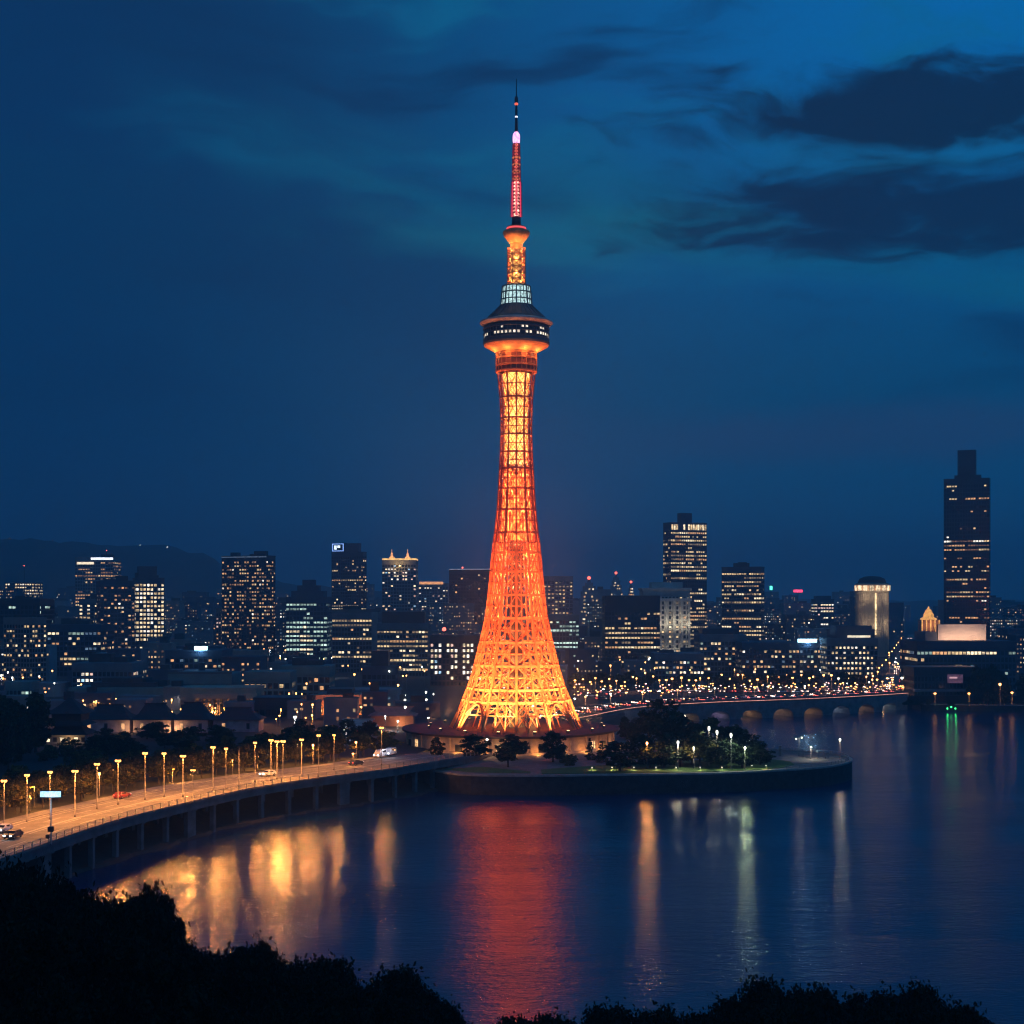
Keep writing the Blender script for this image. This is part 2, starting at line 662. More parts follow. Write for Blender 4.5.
ib.prism(shrink(isl, inset - 0.3), -1.0, IZ)
M_plaza = mat('plaza_paving', (0.17, 0.15, 0.14), 0.85, scale=0.5, var=0.25)
tag(ib.build('island_ground', M_plaza), kind='structure')
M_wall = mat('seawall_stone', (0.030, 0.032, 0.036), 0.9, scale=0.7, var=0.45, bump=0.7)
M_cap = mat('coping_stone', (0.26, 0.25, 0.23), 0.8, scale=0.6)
sw = thing('seawall', 'dark curved stone seawall with a pale coping round the tower island', 'seawall', (40, 402, 0))
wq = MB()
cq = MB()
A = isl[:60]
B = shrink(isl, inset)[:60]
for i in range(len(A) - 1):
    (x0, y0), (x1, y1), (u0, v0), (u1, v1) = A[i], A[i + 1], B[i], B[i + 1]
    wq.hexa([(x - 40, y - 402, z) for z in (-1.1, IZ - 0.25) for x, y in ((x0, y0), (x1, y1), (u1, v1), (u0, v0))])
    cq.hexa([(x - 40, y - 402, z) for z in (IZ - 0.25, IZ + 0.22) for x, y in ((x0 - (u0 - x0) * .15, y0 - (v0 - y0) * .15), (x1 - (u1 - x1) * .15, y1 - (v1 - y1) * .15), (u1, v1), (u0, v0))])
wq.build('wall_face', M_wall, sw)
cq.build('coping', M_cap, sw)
# lawns
M_lawn = mat('lawn', (0.075, 0.16, 0.022), 0.95, scale=0.9, col2=(0.045, 0.095, 0.016), bump=0.5)
lw = MB()
lw.prism([(-19, 415), (-12, 407.5), (5, 405), (5, 409), (-2, 414), (-8, 420)], IZ - 0.2, IZ + 0.12)
lawn2 = [(8, 404), (22, 404.5), (40, 406), (55, 408.5), (66, 412.5), (75, 418), (80, 425), (80.5, 434), (76, 440), (66, 441), (50, 436), (34, 428), (18, 420), (8, 413)]
lw.prism(lawn2, IZ - 0.2, IZ + 0.12)
tag(lw.build('lawn', M_lawn), kind='structure')

# ------------------------------------------------------------------ hills behind the city
M_hill = mat('hill_scrub', (0.030, 0.034, 0.030), 0.95, scale=0.01)
rnd = random.Random(5)


def ridge(name, D, pts, depth, seed):
    r = random.Random(seed)
    m = MB()
    xs = []
    n = 120
    for i in range(n + 1):
        px = pts[0][0] + (pts[-1][0] - pts[0][0]) * i / n
        for (a, ya), (b, yb) in zip(pts, pts[1:]):
            if a <= px <= b:
                u = (px - a) / (b - a)
                u = u * u * (3 - 2 * u)
                py = ya + (yb - ya) * u
                break
        py += 1.0 * sin(i * 0.9 + seed) + 0.7 * sin(i * 2.3) + r.uniform(-.5, .5)
        xs.append((P(px, D), Z(py, D)))
    rows = []
    for k in range(9):
        u = k / 8.0
        e = (1 - (2 * u - 1) ** 2) ** 0.8
        y = D + (u - 0.5) * depth
        rows.append([Vector((x, y + 40 * sin(x * 0.004 + k), 5.5 + max(0, (z - 6)) * e * (1 + 0.06 * sin(x * .01 + k * 2.1)) / 1.03)) for x, z in xs])
    for a, b in zip(rows, rows[1:]):
        m.strip(a, b)
    tag(m.build(name, M_hill), kind='structure')
    return rows[4]


RIDGE = ridge('hills', 3700, [(-160, 556), (-30, 545), (30, 540), (90, 542), (150, 541), (195, 553), (235, 572), (300, 585), (420, 592), (520, 600), (640, 603)], 1100, 1)
ridge('far_hills', 5200, [(300, 604), (420, 597), (560, 600), (700, 603), (820, 599), (960, 601), (1200, 596), (1500, 600)], 1200, 4)

# the headland the photograph is taken from
def hill_z(x, y):
    z = 49.5 - 0.33 * max(0, y) + 0.10 * max(0, -x - 4) - 0.05 * max(0, x) + 0.9 * sin(x * .13) * sin(y * .11)
    return z


hm = MB()
NX, NY = 60, 40
X0, X1, Y0, Y1 = -170, 130, -120, 215
g_ = []
for j in range(NY + 1):
    y = Y0 + (Y1 - Y0) * j / NY
    row = []
    for i in range(NX + 1):
        x = X0 + (X1 - X0) * i / NX
        z = hill_z(x, y)
        if y < 4:
            z = min(z, 50.0)
        row.append(Vector((x, y, max(z, -1.4))))
    g_.append(row)
for a, b in zip(g_, g_[1:]):
    hm.strip(a, b)
M_head = mat('headland_scrub', (0.010, 0.012, 0.007), 0.95, scale=0.5)
tag(hm.build('hillside', M_head), kind='structure')

# ------------------------------------------------------------------ haze
hz = MB()
hz.box(-4950, 4950, -295, 8950, -2.6, 330)
hm_ = bpy.data.materials.new('haze')
hm_.use_nodes = True
q = NT(hm_.node_tree)
q.n.clear()
pv_ = q.new('ShaderNodeVolumePrincipled')
pv_.inputs['Color'].default_value = (0.62, 0.84, 1.0, 1)
pv_.inputs['Density'].default_value = 0.00034
pv_.inputs['Anisotropy'].default_value = 0.35
mo = q.new('ShaderNodeOutputMaterial')
q.l.new(pv_.outputs[0], mo.inputs['Volume'])
tag(hz.build('haze', hm_), kind='stuff')

# ------------------------------------------------------------------ the tower
TX, TY, TS = 1.4, 485.0, 485.0 / F
M_org = mat('tower_orange_paint', (0.76, 0.22, 0.072), 0.55, scale=0.3, var=0.15)
M_crm = mat('tower_cream_paint', (0.80, 0.66, 0.42), 0.55, scale=0.3, var=0.15)
M_glassd = mat('dark_glass', (0.012, 0.016, 0.024), 0.12, 0.0, scale=0.2, spec=0.8)
M_deckm = mat('deck_panel', (0.10, 0.12, 0.13), 0.45, 0.4, scale=0.5)
M_roofd = mat('deck_roof', (0.10, 0.13, 0.12), 0.6, 0.2, scale=0.4)
GOLD, RED, ORG = (1.0, 0.60, 0.17), (1.0, 0.30, 0.07), (1.0, 0.50, 0.13)
PROF = [(727, 66), (712, 58.5), (700, 53.7), (687, 48.3), (672, 43.5), (650, 38), (635, 34.2), (620, 31), (605, 29), (590, 27.3), (575, 25.9), (560, 24.7),
        (545, 23), (528, 20.8), (510, 19), (490, 17.7), (470, 16.7), (455, 15.8), (440, 15.3), (430, 15.1), (420, 15.2), (410, 15.5), (400, 16), (386, 17.3), (373, 18.7)]


def rad(py):
    for (a, ra), (b, rb) in zip(PROF, PROF[1:]):
        if b <= py <= a:
            return (ra + (rb - ra) * (a - py) / (a - b)) * TS
    return PROF[-1][1] * TS


def tz(py):
    return H + (HORIZON - py) * TS


TB = tz(727)
tower = thing('lattice_tower', 'tall orange lattice broadcasting tower lit gold and red, with a round lookout near its top', 'tower', (TX, TY, TB))


def tl(r, a, py):
    return Vector((r * cos(a), r * sin(a), tz(py) - TB))


NR = 12
M_mar = mat('tower_unlit_maroon', (0.30, 0.050, 0.030), 0.55, scale=0.3, var=0.15)  # shade put into the colour: upper frame and core bars darkened as if unlit
RINGS = [727, 712, 700, 688, 676, 665, 653, 642, 630, 618, 606, 595, 583, 572, 562, 553, 543, 533, 521, 510, 499, 489, 479, 469, 461, 452.5, 444, 435, 427, 418.5, 408, 398, 385, 373]
MAIN_RINGS = {700, 688, 665, 642, 618, 595, 572, 553, 533, 510, 489, 469, 452.5, 435, 418.5, 398, 373}
angs = [2 * pi * i / NR - pi / 2 for i in range(NR)]
for a in angs:
    m = MB()
    for y0, y1 in zip(RINGS, RINGS[1:]):
        w = 0.42 + 0.36 * (y0 - 373) / 354.0
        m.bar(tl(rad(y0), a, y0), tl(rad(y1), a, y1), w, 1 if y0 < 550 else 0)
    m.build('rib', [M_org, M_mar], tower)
for j, y in enumerate(RINGS):
    if j == 0:
        continue
    m = MB()
    w = 0.34 + 0.22 * (y - 373) / 354.0
    if y not in MAIN_RINGS:
        w *= 0.5
    for a, b in zip(angs, angs[1:] + angs[:1]):
        m.bar(tl(rad(y), a, y), tl(rad(y), b, y), w, 0, w * 1.5)
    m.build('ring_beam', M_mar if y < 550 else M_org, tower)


m = MB()
for i in range(NR * 3):
    if i % 3 == 0:
        continue
    a = 2 * pi * i / (NR * 3) - pi / 2
    for y0, y1 in zip(RINGS, RINGS[1:]):
        if y1 < 469:
            break
        if y0 > 711 and (i // 3) % 3 == 1:
            continue
        m.bar(tl(rad(y0) * .985, a, y0), tl(rad(y1) * .985, a, y1), 0.20 + .16 * (y0 - 469) / 258)
m.build('secondary_ribs_lattice', M_org, tower)


def bracing(name, lo, hi, w, step=1, thin=True, skip=None):
    m = MB()
    R_ = [y for y in RINGS if lo >= y >= hi][::step]
    for y0, y1 in zip(R_, R_[1:]):
        for i in range(NR):
            a, b = angs[i], angs[(i + 1) % NR]
            if skip and skip(y0, i):
                continue
            if b < a:
                b += 2 * pi
            m.bar(tl(rad(y0), a, y0), tl(rad(y1), b, y1), w)
            m.bar(tl(rad(y0), b, y0), tl(rad(y1), a, y1), w)
            if thin:
                c = (a + b) / 2
                m.bar(tl(rad(y0) * cos((b - a) / 2), c, y0), tl(rad(y1) * cos((b - a) / 2), c, y1), w * 0.9)
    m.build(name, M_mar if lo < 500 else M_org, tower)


# arches between the feet: the two lowest bays stay open in every second pair of panels
bracing('base_lattice', 712, 618, 0.26, 2, False)
bracing('middle_lattice', 618, 469, 0.20, 2, False)
bracing('upper_lattice', 469, 373, 0.13, 2, False)
for k in range(4):                                  # an arch in the middle of each open bay
    m = MB()
    a0 = angs[(3 * k + 1) % NR]
    a1 = a0 + 2 * pi / NR
    pr = None
    for i in range(15):
        u = i / 14
        a = a0 + (a1 - a0) * u
        py = 727 - 25 * sin(pi * u) ** 0.7
        q_ = tl(rad(min(727, py)) * 0.985, a, py)
        if pr is not None:
            m.bar(pr, q_, 0.6)
        pr = q_
    m.build('foot_arch', M_org, tower)
# the big crossed girders seen on the lower faces
m = MB()
for k in range(6):
    a, b = angs[(2 * k) % NR], angs[(2 * k + 2) % NR]
    if b < a:
        b += 2 * pi
    for y0, y1 in ((688, 665), (665, 642), (642, 618)):
        m.bar(tl(rad(y0), a, y0), tl(rad(y1), b, y1), 0.55)
        m.bar(tl(rad(y0), b, y0), tl(rad(y1), a, y1), 0.55)
m.build('cross_girders', M_org, tower)

# inner framework
m = MB()
NI = 12
ia = [2 * pi * i / NI for i in range(NI)]
for y0, y1 in zip(RINGS, RINGS[1:]):
    if y1 < 469:
        break
    f0 = 0.66 if y0 > 618 else 0.70
    f1 = 0.66 if y1 > 618 else 0.70
    for i in range(NI):
        a, b = ia[i], ia[(i + 1) % NI]
        m.bar(tl(rad(y0) * f0, a, y0), tl(rad(y1) * f1, a, y1), 0.38)
        if y0 < 600:
            m.bar(tl(rad(y0) * f0, a, y0), tl(rad(y1) * f1, b, y1), 0.2)
            m.bar(tl(rad(y0) * f0, b, y0), tl(rad(y1) * f1, a, y1), 0.2)
        if y1 in MAIN_RINGS:
            m.bar(tl(rad(y1) * f1, a, y1), tl(rad(y1) * f1, b, y1), 0.26)
        if y0 > 676:
            m.bar(tl(rad(y0) * .36, a, y0), tl(rad(y1) * .38, b, y1), 0.3)
            m.bar(tl(rad(y0) * .36, b, y0), tl(rad(y1) * .38, a, y1), 0.3)
            m.bar(tl(rad(y1) * .38, a, y1), tl(rad(y1) * .66, a, y1), 0.25)
m.build('inner_framework', M_org, tower)
m = MB()                                             # cladding of the shaft inside the red part
m.lathe([(rad(y) * 0.60, tz(y) - TB) for y in (540, 525, 510, 490, 472)], 16, smooth=False)
for y in RINGS:
    if 540 >= y >= 472:
        for i in range(16):
            a, b = 2 * pi * i / 16, 2 * pi * (i + 1) / 16
            m.bar(tl(rad(y) * .63, a, y), tl(rad(max(472, y - 12)) * .63, b, max(472, y - 12)), 0.2, 1)
            m.bar(tl(rad(y) * .63, b, y), tl(rad(max(472, y - 12)) * .63, a, max(472, y - 12)), 0.2, 1)
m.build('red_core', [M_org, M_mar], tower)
m = MB()
m.lathe([(rad(y) * 0.70, tz(y) - TB) for y in (470, 455, 440, 425, 410, 400, 386, 374)], 24, smooth=False)
for j in range(24):
    y, y1 = 470 - j * 4, 466 - j * 4
    for i in range(20):
        a, b = 2 * pi * i / 20, 2 * pi * (i + 1) / 20
        if (i * 7 + j * 3) % 5:
            m.bar(tl(rad(y) * .74, a, y), tl(rad(y1) * .74, b, y1), 0.17, 1)
        if (i * 5 + j * 2) % 4:
            m.bar(tl(rad(y) * .74, b, y), tl(rad(y1) * .74, a, y1), 0.17, 1)
m.build('cream_core', [M_crm, M_org], tower)
m = MB()
m.lathe([(2.3, 0.0), (2.3, tz(540) - TB)], 10, smooth=False)
m.build('lift_shaft', mat('lift_shaft_steel', (0.10, 0.07, 0.06), 0.6), tower)

# lamps inside, shining inwards and up: gold above, red in the middle, amber below
def spot_in(r, a, y, power, col, up=0.25, ang=150, name='shaft_lamp'):
    p_ = tl(r, a, y)
    lamp_light(p_, power, col, 0.25, tower, 'SPOT', name, p_ + Vector((-cos(a), -sin(a), up)), ang, 0.6)


for j in range(15):
    y = 469 - j * 6.5
    for i in range(12):
        a = 2 * pi * (i + .25 + 0.5 * (j % 2)) / 12 - pi / 2
        spot_in(rad(y) * 0.97, a, y, (560 if y > 440 or y < 392 else 430) * (1 + .12 * sin(i * 2.4 + j * 1.9)), (1.0, .50 if y < 455 else .42, .16), .5, 165)
for j in range(8):
    y = 536 - j * 8.6
    for i in range(6):
        a = 2 * pi * (i + 0.5 * (j % 2)) / 6 - pi / 2
        spot_in(rad(y) * 0.93, a, y, 4200, (1.0, .27, .10))
for j in range(8):
    y = 622 - j * 11
    for i in range(4):
        a = 2 * pi * (i + 0.5 * (j % 2)) / 4 - pi / 4
        p_ = tl(rad(y) * .5, a, y)
        lamp_light(p_, 12000, (1.0, .25, .09), 0.3, tower, 'SPOT', 'shaft_lamp', p_ + Vector((cos(a), sin(a), 1.6)), 140, .6)
for y, f_, n, pw in ((724, 0.55, 8, 15000), (702, 0.5, 6, 8000), (680, 0.45, 6, 5000), (655, 0.45, 4, 3000)):
    for i in range(n):
        a = 2 * pi * (i + 0.5) / n - pi / 2
        p_ = tl(rad(y) * f_, a, y)
        lamp_light(p_, pw, (1.0, .52, .2), 0.4, tower, 'SPOT', 'foot_lamp', p_ + Vector((cos(a) * .4, sin(a) * .4, 1)), 140, .6)

# drum under the lookout
m = MB()
m.lathe([(19.2 * TS, tz(373) - TB), (20 * TS, tz(353) - TB)], 24, smooth=False)
m.build('neck', mat('neck_panel', (0.42, 0.08, 0.03), 0.6), tower)
for y in (372, 366, 359, 354):
    m = MB()
    m.lathe([(20.2 * TS, tz(y + 1) - TB), (20.8 * TS, tz(y + .7) - TB), (20.8 * TS, tz(y - .7) - TB), (20.2 * TS, tz(y - 1) - TB)], 24)
    m.build('ring_beam', M_org, tower)
m = MB()
for i in range(24):
    a = 2 * pi * i / 24
    m.bar(tl(20.5 * TS, a, 372), tl(20.5 * TS, a, 353), 0.22)
m.build('neck_mullions', M_org, tower)

deck = MB()
deck.lathe([(20.5 * TS, tz(353) - TB), (32 * TS, tz(346.5) - TB), (32.3 * TS, tz(345.5) - TB)], 48, caps=False)
deck.build('soffit', mat('soffit_panel', (0.80, 0.34, 0.12), 0.6, scale=0.6, var=0.2), tower)
deck = MB()
deck.lathe([(32.4 * TS, tz(345.5) - TB), (33 * TS, tz(344.5) - TB), (33 * TS, tz(341) - TB), (31.6 * TS, tz(340.5) - TB), (31.6 * TS, tz(328) - TB), (33 * TS, tz(327) - TB)], 48, smooth=False)
lo_ = deck.build('lookout', M_deckm, tower)
m = MB()
for y in (343.5, 340.3, 334.8, 330):
    m.lathe([(32 * TS, tz(y + .5) - TB), (33.3 * TS, tz(y + .5) - TB), (33.3 * TS, tz(y - .4) - TB), (32 * TS, tz(y - .4) - TB)], 48)
for i in range(48):
    a = 2 * pi * i / 48
    m.bar(tl(32.3 * TS, a, 344), tl(32.3 * TS, a, 328), 0.16)
m.build('window_frame', M_deckm, lo_)
m = MB()
m.lathe([(31.8 * TS, tz(340) - TB), (31.8 * TS, tz(329) - TB)], 48, caps=False)
m.build('window_band', M_glassd, lo_)
M_lw = emis('lookout_window_light', (1.0, 0.86, 0.66), 1.1, var=0.6, scale=0.9)
r_ = random.Random(3)
for i in range(48):
    a0 = 2 * pi * i / 48
    for y, p_ in ((336.6, 0.86), (331.4, 0.10)):
        if r_.random() < p_:
            m = MB()
            b0, b1 = a0 + .03, a0 + 2 * pi / 48 - .03
            hh = 1.2 if y > 335 else 1.0
            q0 = [tl(31.9 * TS, b0, y + hh), tl(31.9 * TS, b1, y + hh), tl(31.9 * TS, b1, y - hh), tl(31.9 * TS, b0, y - hh)]
            q1 = [tl(32.1 * TS, b0, y + hh), tl(32.1 * TS, b1, y + hh), tl(32.1 * TS, b1, y - hh), tl(32.1 * TS, b0, y - hh)]
            m.hexa([q0[0], q0[1], q1[1], q1[0], q0[3], q0[2], q1[2], q1[3]])
            m.build('window', M_lw, lo_)
m = MB()
m.lathe([(32 * TS, tz(327) - TB), (36.2 * TS, tz(324.3) - TB), (36.6 * TS, tz(323.2) - TB), (36.2 * TS, tz(322) - TB), (29 * TS, tz(320) - TB)], 48)
m.build('brim', mat('brim_panel', (0.55, 0.46, 0.38), 0.55), tower)
rf = MB()
rf.lathe([(29.5 * TS, tz(320.5) - TB), (29 * TS, tz(318.5) - TB), (22 * TS, tz(312) - TB), (16.8 * TS, tz(306.5) - TB)], 32, smooth=False)
rfo = rf.build('roof', M_roofd, tower)
m = MB()
for i in range(32):
    a = 2 * pi * i / 32
    m.bar(tl(29.2 * TS, a, 318.2), tl(22.2 * TS, a, 311.7), 0.16)
    m.bar(tl(22.2 * TS, a, 311.7), tl(16.9 * TS, a, 306.2), 0.16)
m.build('roof_rib', M_deckm, rfo)
M_lan = emis('lantern_glass_light', (0.62, 0.92, 0.92), 0.85, var=0.7, scale=1.3)
ln = MB()
ln.lathe([(15.4 * TS, tz(305.5) - TB), (13.6 * TS, tz(287) - TB)], 24, smooth=False)
lno = ln.build('lantern', M_lan, tower)
m = MB()
for i in range(24):
    a = 2 * pi * i / 24
    m.bar(tl(15.7 * TS, a, 306), tl(13.9 * TS, a, 286.5), 0.2 if i % 3 else 0.4)
for y in (305.8, 300, 293, 286.8):
    rr_ = (15.5 - (306 - y) * 0.09) * TS
    m.lathe([(rr_ + .05, tz(y + .7) - TB), (rr_ + .35, tz(y + .5) - TB), (rr_ + .35, tz(y - .3) - TB), (rr_ + .05, tz(y - .5) - TB)], 24)
m.build('lantern_frame', M_deckm, lno)


def cage(name, y0, y1, r0, r1, n, lv, w, mt, jitter=0):
    m = MB()
    for j in range(lv):
        a0 = y0 + (y1 - y0) * j / lv
        a1 = y0 + (y1 - y0) * (j + 1) / lv
        ra, rb = r0 + (r1 - r0) * j / lv, r0 + (r1 - r0) * (j + 1) / lv
        for i in range(n):
            p0, p1 = 2 * pi * (i + .5) / n - pi / 2, 2 * pi * (i + 1.5) / n - pi / 2
            m.bar(tl(ra * TS, p0, a0), tl(rb * TS, p0, a1), w * 1.4)
            m.bar(tl(ra * TS, p0, a0), tl(rb * TS, p1, a1), w)
            m.bar(tl(ra * TS, p1, a0), tl(rb * TS, p0, a1), w)
            m.bar(tl(rb * TS, p0, a1), tl(rb * TS, p1, a1), w * 1.4)
    return m.build(name, mt, tower)


# upper cage
cage('upper_cage', 286, 249, 9.6, 9.4, 8, 6, 0.24, M_org)
m = MB()
m.lathe([(6.6 * TS, tz(286) - TB), (6.4 * TS, tz(249) - TB)], 12, smooth=False)
m.build('cage_core', M_crm, tower)
for j in range(5):
    for i in range(4):
        y = 282 - j * 7.5
        lamp_light(tl(8.3 * TS, 2 * pi * (i + .5 * (j % 2)) / 4 - pi / 4, y), 380, ORG, 0.2, tower, name='cage_lamp')
# upper platform
m = MB()
m.lathe([(6.2 * TS, tz(249) - TB), (6.2 * TS, tz(244) - TB), (12.6 * TS, tz(236) - TB), (13.6 * TS, tz(233.5) - TB), (13.4 * TS, tz(231.5) - TB), (9.4 * TS, tz(230.5) - TB), (9.4 * TS, tz(227) - TB), (4.6 * TS, tz(226.5) - TB)], 24, smooth=False)
up = m.build('upper_platform', mat('platform_panel', (0.74, 0.26, 0.10), 0.55), tower)
m = MB()
M_rl = emis('red_lamp_band', (1.0, 0.10, 0.10), 1.3)
m.lathe([(9.6 * TS, tz(229.6) - TB), (9.9 * TS, tz(229.3) - TB), (9.9 * TS, tz(228.3) - TB), (9.6 * TS, tz(228) - TB)], 24)
m.build('lamp_ring', M_rl, up)
for i in range(6):
    lamp_light(tl(11.5 * TS, 2 * pi * i / 6 - pi / 2, 246), 420, ORG, 0.2, tower, name='platform_lamp')
# spire
m = MB()
m.lathe([(4.6 * TS, tz(226.5) - TB), (4.4 * TS, tz(217) - TB)], 10)
m.build('spire_foot', M_dark, tower)
cage('spire_cage', 217, 182, 5.6, 4.9, 6, 10, 0.13, mat('spire_red', (0.7, 0.07, 0.06), 0.5))
M_pk = emis('spire_light_column', (1.0, 0.36, 0.28), 2.5, var=0.8, scale=0.8)
m = MB()
m.lathe([(3.3 * TS, tz(216.5) - TB), (3.0 * TS, tz(182) - TB)], 8)
m.build('light_column', M_pk, tower)
M_pk2 = emis('spire_edge_light', (1.0, 0.045, 0.11), 1.1)
for i in range(6):
    m = MB()
    a = 2 * pi * i / 6 + pi / 6
    m.bar(tl(5.0 * TS, a, 216.5), tl(4.4 * TS, a, 182.5), 0.35)
    m.build('light_strip', M_pk2, tower)
cage('spire_cage', 182, 144, 4.5, 3.6, 6, 12, 0.12, mat('spire_red', (0.7, 0.07, 0.06), 0.5))
m = MB()
m.lathe([(2.4 * TS, tz(182) - TB), (2.0 * TS, tz(144) - TB)], 8)
m.build('light_column', emis('spire_dim_column', (1.0, 0.14, 0.09), 1.15, var=0.9, scale=1.0), tower)
for y in (179, 172, 165, 158):
    m = MB()
    m.lathe([(3.6 * TS, tz(y + 1) - TB), (4.6 * TS, tz(y) - TB), (3.6 * TS, tz(y - 1) - TB)], 8)
    m.build('lamp_ring', emis('spire_ring_light', (1.0, 0.22, 0.08), 0.8), tower)
m = MB()
m.lathe([(3.0 * TS, tz(143.5) - TB), (3.5 * TS, tz(142) - TB), (3.7 * TS, tz(138) - TB), (3.4 * TS, tz(134.5) - TB), (1.8 * TS, tz(132) - TB)], 12)
m.build('beacon', emis('pink_beacon_light', (1.0, 0.42, 0.75), 1.9, var=0.5, scale=1.5), tower)
m = MB()
m.lathe([(1.6 * TS, tz(132) - TB), (1.3 * TS, tz(119) - TB), (1.1 * TS, tz(116) - TB), (1.3 * TS, tz(111) - TB), (0.9 * TS, tz(105) - TB), (1.9 * TS, tz(101) - TB), (1.6 * TS, tz(97) - TB), (0.55 * TS, tz(96) - TB), (0.35 * TS, tz(79) - TB)], 8)
m.build('antenna', M_dark, tower)
for y, mt, r in ((117, emis('white_beacon', (0.9, 0.85, 1.0), 2.2), 1.5), (104, emis('red_beacon', (1.0, 0.12, 0.05), 1.6), 2.0)):
    m = MB()
    m.lathe([(r * .6 * TS, tz(y + 1.3) - TB), (r * TS, tz(y) - TB), (r * .6 * TS, tz(y - 1.3) - TB)], 8)
    m.build('beacon', mt, tower)
for i in range(8):                                     # washes the soffit of the lookout
    lamp_light(tl(25.5 * TS, 2 * pi * (i + .5) / 8 - pi / 2, 355), 420, (1.0, 0.47, 0.13), 0.2, tower, name='soffit_lamp')
for i in range(6):
    lamp_light(tl(34.5 * TS, 2 * pi * (i + .5) / 6 - pi / 2, 317.5), 12, (1.0, 0.8, 0.6), 0.2, tower, name='roof_lamp')

# ------------------------------------------------------------------ floodlights on the podium roof
PODZ = TB
M_flg = emis('floodlight_glass', (1.0, 0.62, 0.25), 3.0)
fl = thing('floodlight', 'squat floodlight on the podium roof aimed up at the tower', 'floodlight', (0, 0, 0), 0, 'floodlights round the foot of the tower')
m = MB()
m.box(-.3, .3, -.3, .3, 0, .12)
m.bar((-.45, 0, .1), (-.45, 0, .75), .08)
m.bar((.45, 0, .1), (.45, 0, .75), .08)
m.build('bracket', M_dark, fl)
m = MB()
m.hexa([(-.42, -.35, .45), (.42, -.35, .45), (.42, .1, .3), (-.42, .1, .3), (-.5, -.2, 1.0), (.5, -.2, 1.0), (.5, .35, .8), (-.5, .35, .8)])
m.build('housing', M_dark, fl)
m = MB()
m.hexa([(-.44, -.14, 1.0), (.44, -.14, 1.0), (.44, .30, .84), (-.44, .30, .84), (-.44, -.12, 1.04), (.44, -.12, 1.04), (.44, .32, .88), (-.44, .32, .88)])
m.build('lens', M_flg, fl)
first = True
for i in range(16):
    a = 2 * pi * (i + .5) / 16 - pi / 2
    x, y = TX + 28.5 * cos(a), TY + 28.5 * sin(a)
    rz = a + pi / 2 + pi
    if first:
        fl.location = (x, y, PODZ)
        fl.rotation_euler = (0, 0, rz)
        o = fl
        first = False
    else:
        o = dup(fl, (x, y, PODZ), rz)
    aim_z = 13 if i % 2 else 44
    lamp_light((x, y, PODZ + 1.5), 80000 if aim_z < 40 else 320000, (1.0, .56, .19) if aim_z < 40 else (1.0, 0.28, 0.09), 0.3, None, 'SPOT', 'flood_lamp', (TX, TY, PODZ + aim_z), 62, 0.9)

# ------------------------------------------------------------------ round podium building under the tower
M_podw = mat('podium_render', (0.52, 0.36, 0.26), 0.8, scale=0.5, var=0.2)
M_podr = mat('podium_roof', (0.070, 0.045, 0.045), 0.8, scale=0.3)
M_warmw = emis('warm_window_light', (1.0, 0.58, 0.25), 1.2, var=0.5)
pod = thing('podium_building', 'low round podium building with dark flat roof and amber lit wall under the tower', 'building', (TX - 2, TY, IZ))
PH = TB - IZ
m = MB()
m.lathe([(33.2, 0), (33.2, PH - 0.7)], 64, smooth=False)
m.lathe([(33.9, -0.05), (33.9, 0.6), (33.25, 0.7)], 64, caps=False)
m.build('wall', M_podw, pod)
m = MB()
m.lathe([(33.3, PH - 0.75), (34.9, PH - 0.7), (35.1, PH - 0.05), (34.5, PH - 0.02), (0.5, PH - 0.02)], 64, smooth=False)
m.build('roof', M_podr, pod)
for i in range(32):
    a = 2 * pi * i / 32
    m = MB()
    m.rbox(33.4 * cos(a), 33.4 * sin(a), 0.6, PH - 0.75, 0.5, 0.7, a)
    m.build('pilaster', M_podw, pod)
for i in range(32):
    a = 2 * pi * (i + .5) / 32
    if i % 4 == 1:
        m = MB()
        m.rbox(33.25 * cos(a), 33.25 * sin(a), 0.0, 2.7, 0.3, 2.2, a)
        m.build('door', M_dark, pod)
    elif i in (22, 23, 24, 25, 18, 28):
        m = MB()
        m.rbox(33.22 * cos(a), 33.22 * sin(a), 1.0, 3.2, 0.2, 1.8, a)
        fr = m.build('window', M_warmw, pod)
        m = MB()
        m.rbox(33.28 * cos(a), 33.28 * sin(a), 2.0, 2.12, 0.3, 1.8, a)
        m.rbox(33.28 * cos(a), 33.28 * sin(a), 1.0, 3.2, 0.3, 0.12, a)
        m.build('window_frame', M_dark, fr)
for i in range(13):
    a = pi + pi * (i + .5) / 13
    lamp_light((TX - 2 + 35.4 * cos(a), TY + 35.4 * sin(a), IZ + 0.6), 420, (1.0, 0.42, 0.10), 0.15, name='wall_washer')

# ------------------------------------------------------------------ trees
def leaf_mats(name, a, b, c):
    return [mat(name + '_leaf_light', a, 0.85, spec=.12, scale=1.0, var=0.3), mat(name + '_leaf', b, 0.85, spec=.12, scale=1.0, var=0.3), mat(name + '_leaf_dark', c, 0.85, spec=.12, scale=1.0, var=0.3)]


LM = leaf_mats('park', (0.16, 0.12, 0.035), (0.095, 0.085, 0.026), (0.045, 0.048, 0.018))
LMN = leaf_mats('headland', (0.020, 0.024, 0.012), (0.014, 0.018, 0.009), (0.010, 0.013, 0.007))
LMD = leaf_mats('evergreen', (0.045, 0.062, 0.026), (0.030, 0.044, 0.019), (0.020, 0.030, 0.014))
M_bark = mat('bark', (0.075, 0.055, 0.040), 0.9, scale=2.0, bump=0.6)


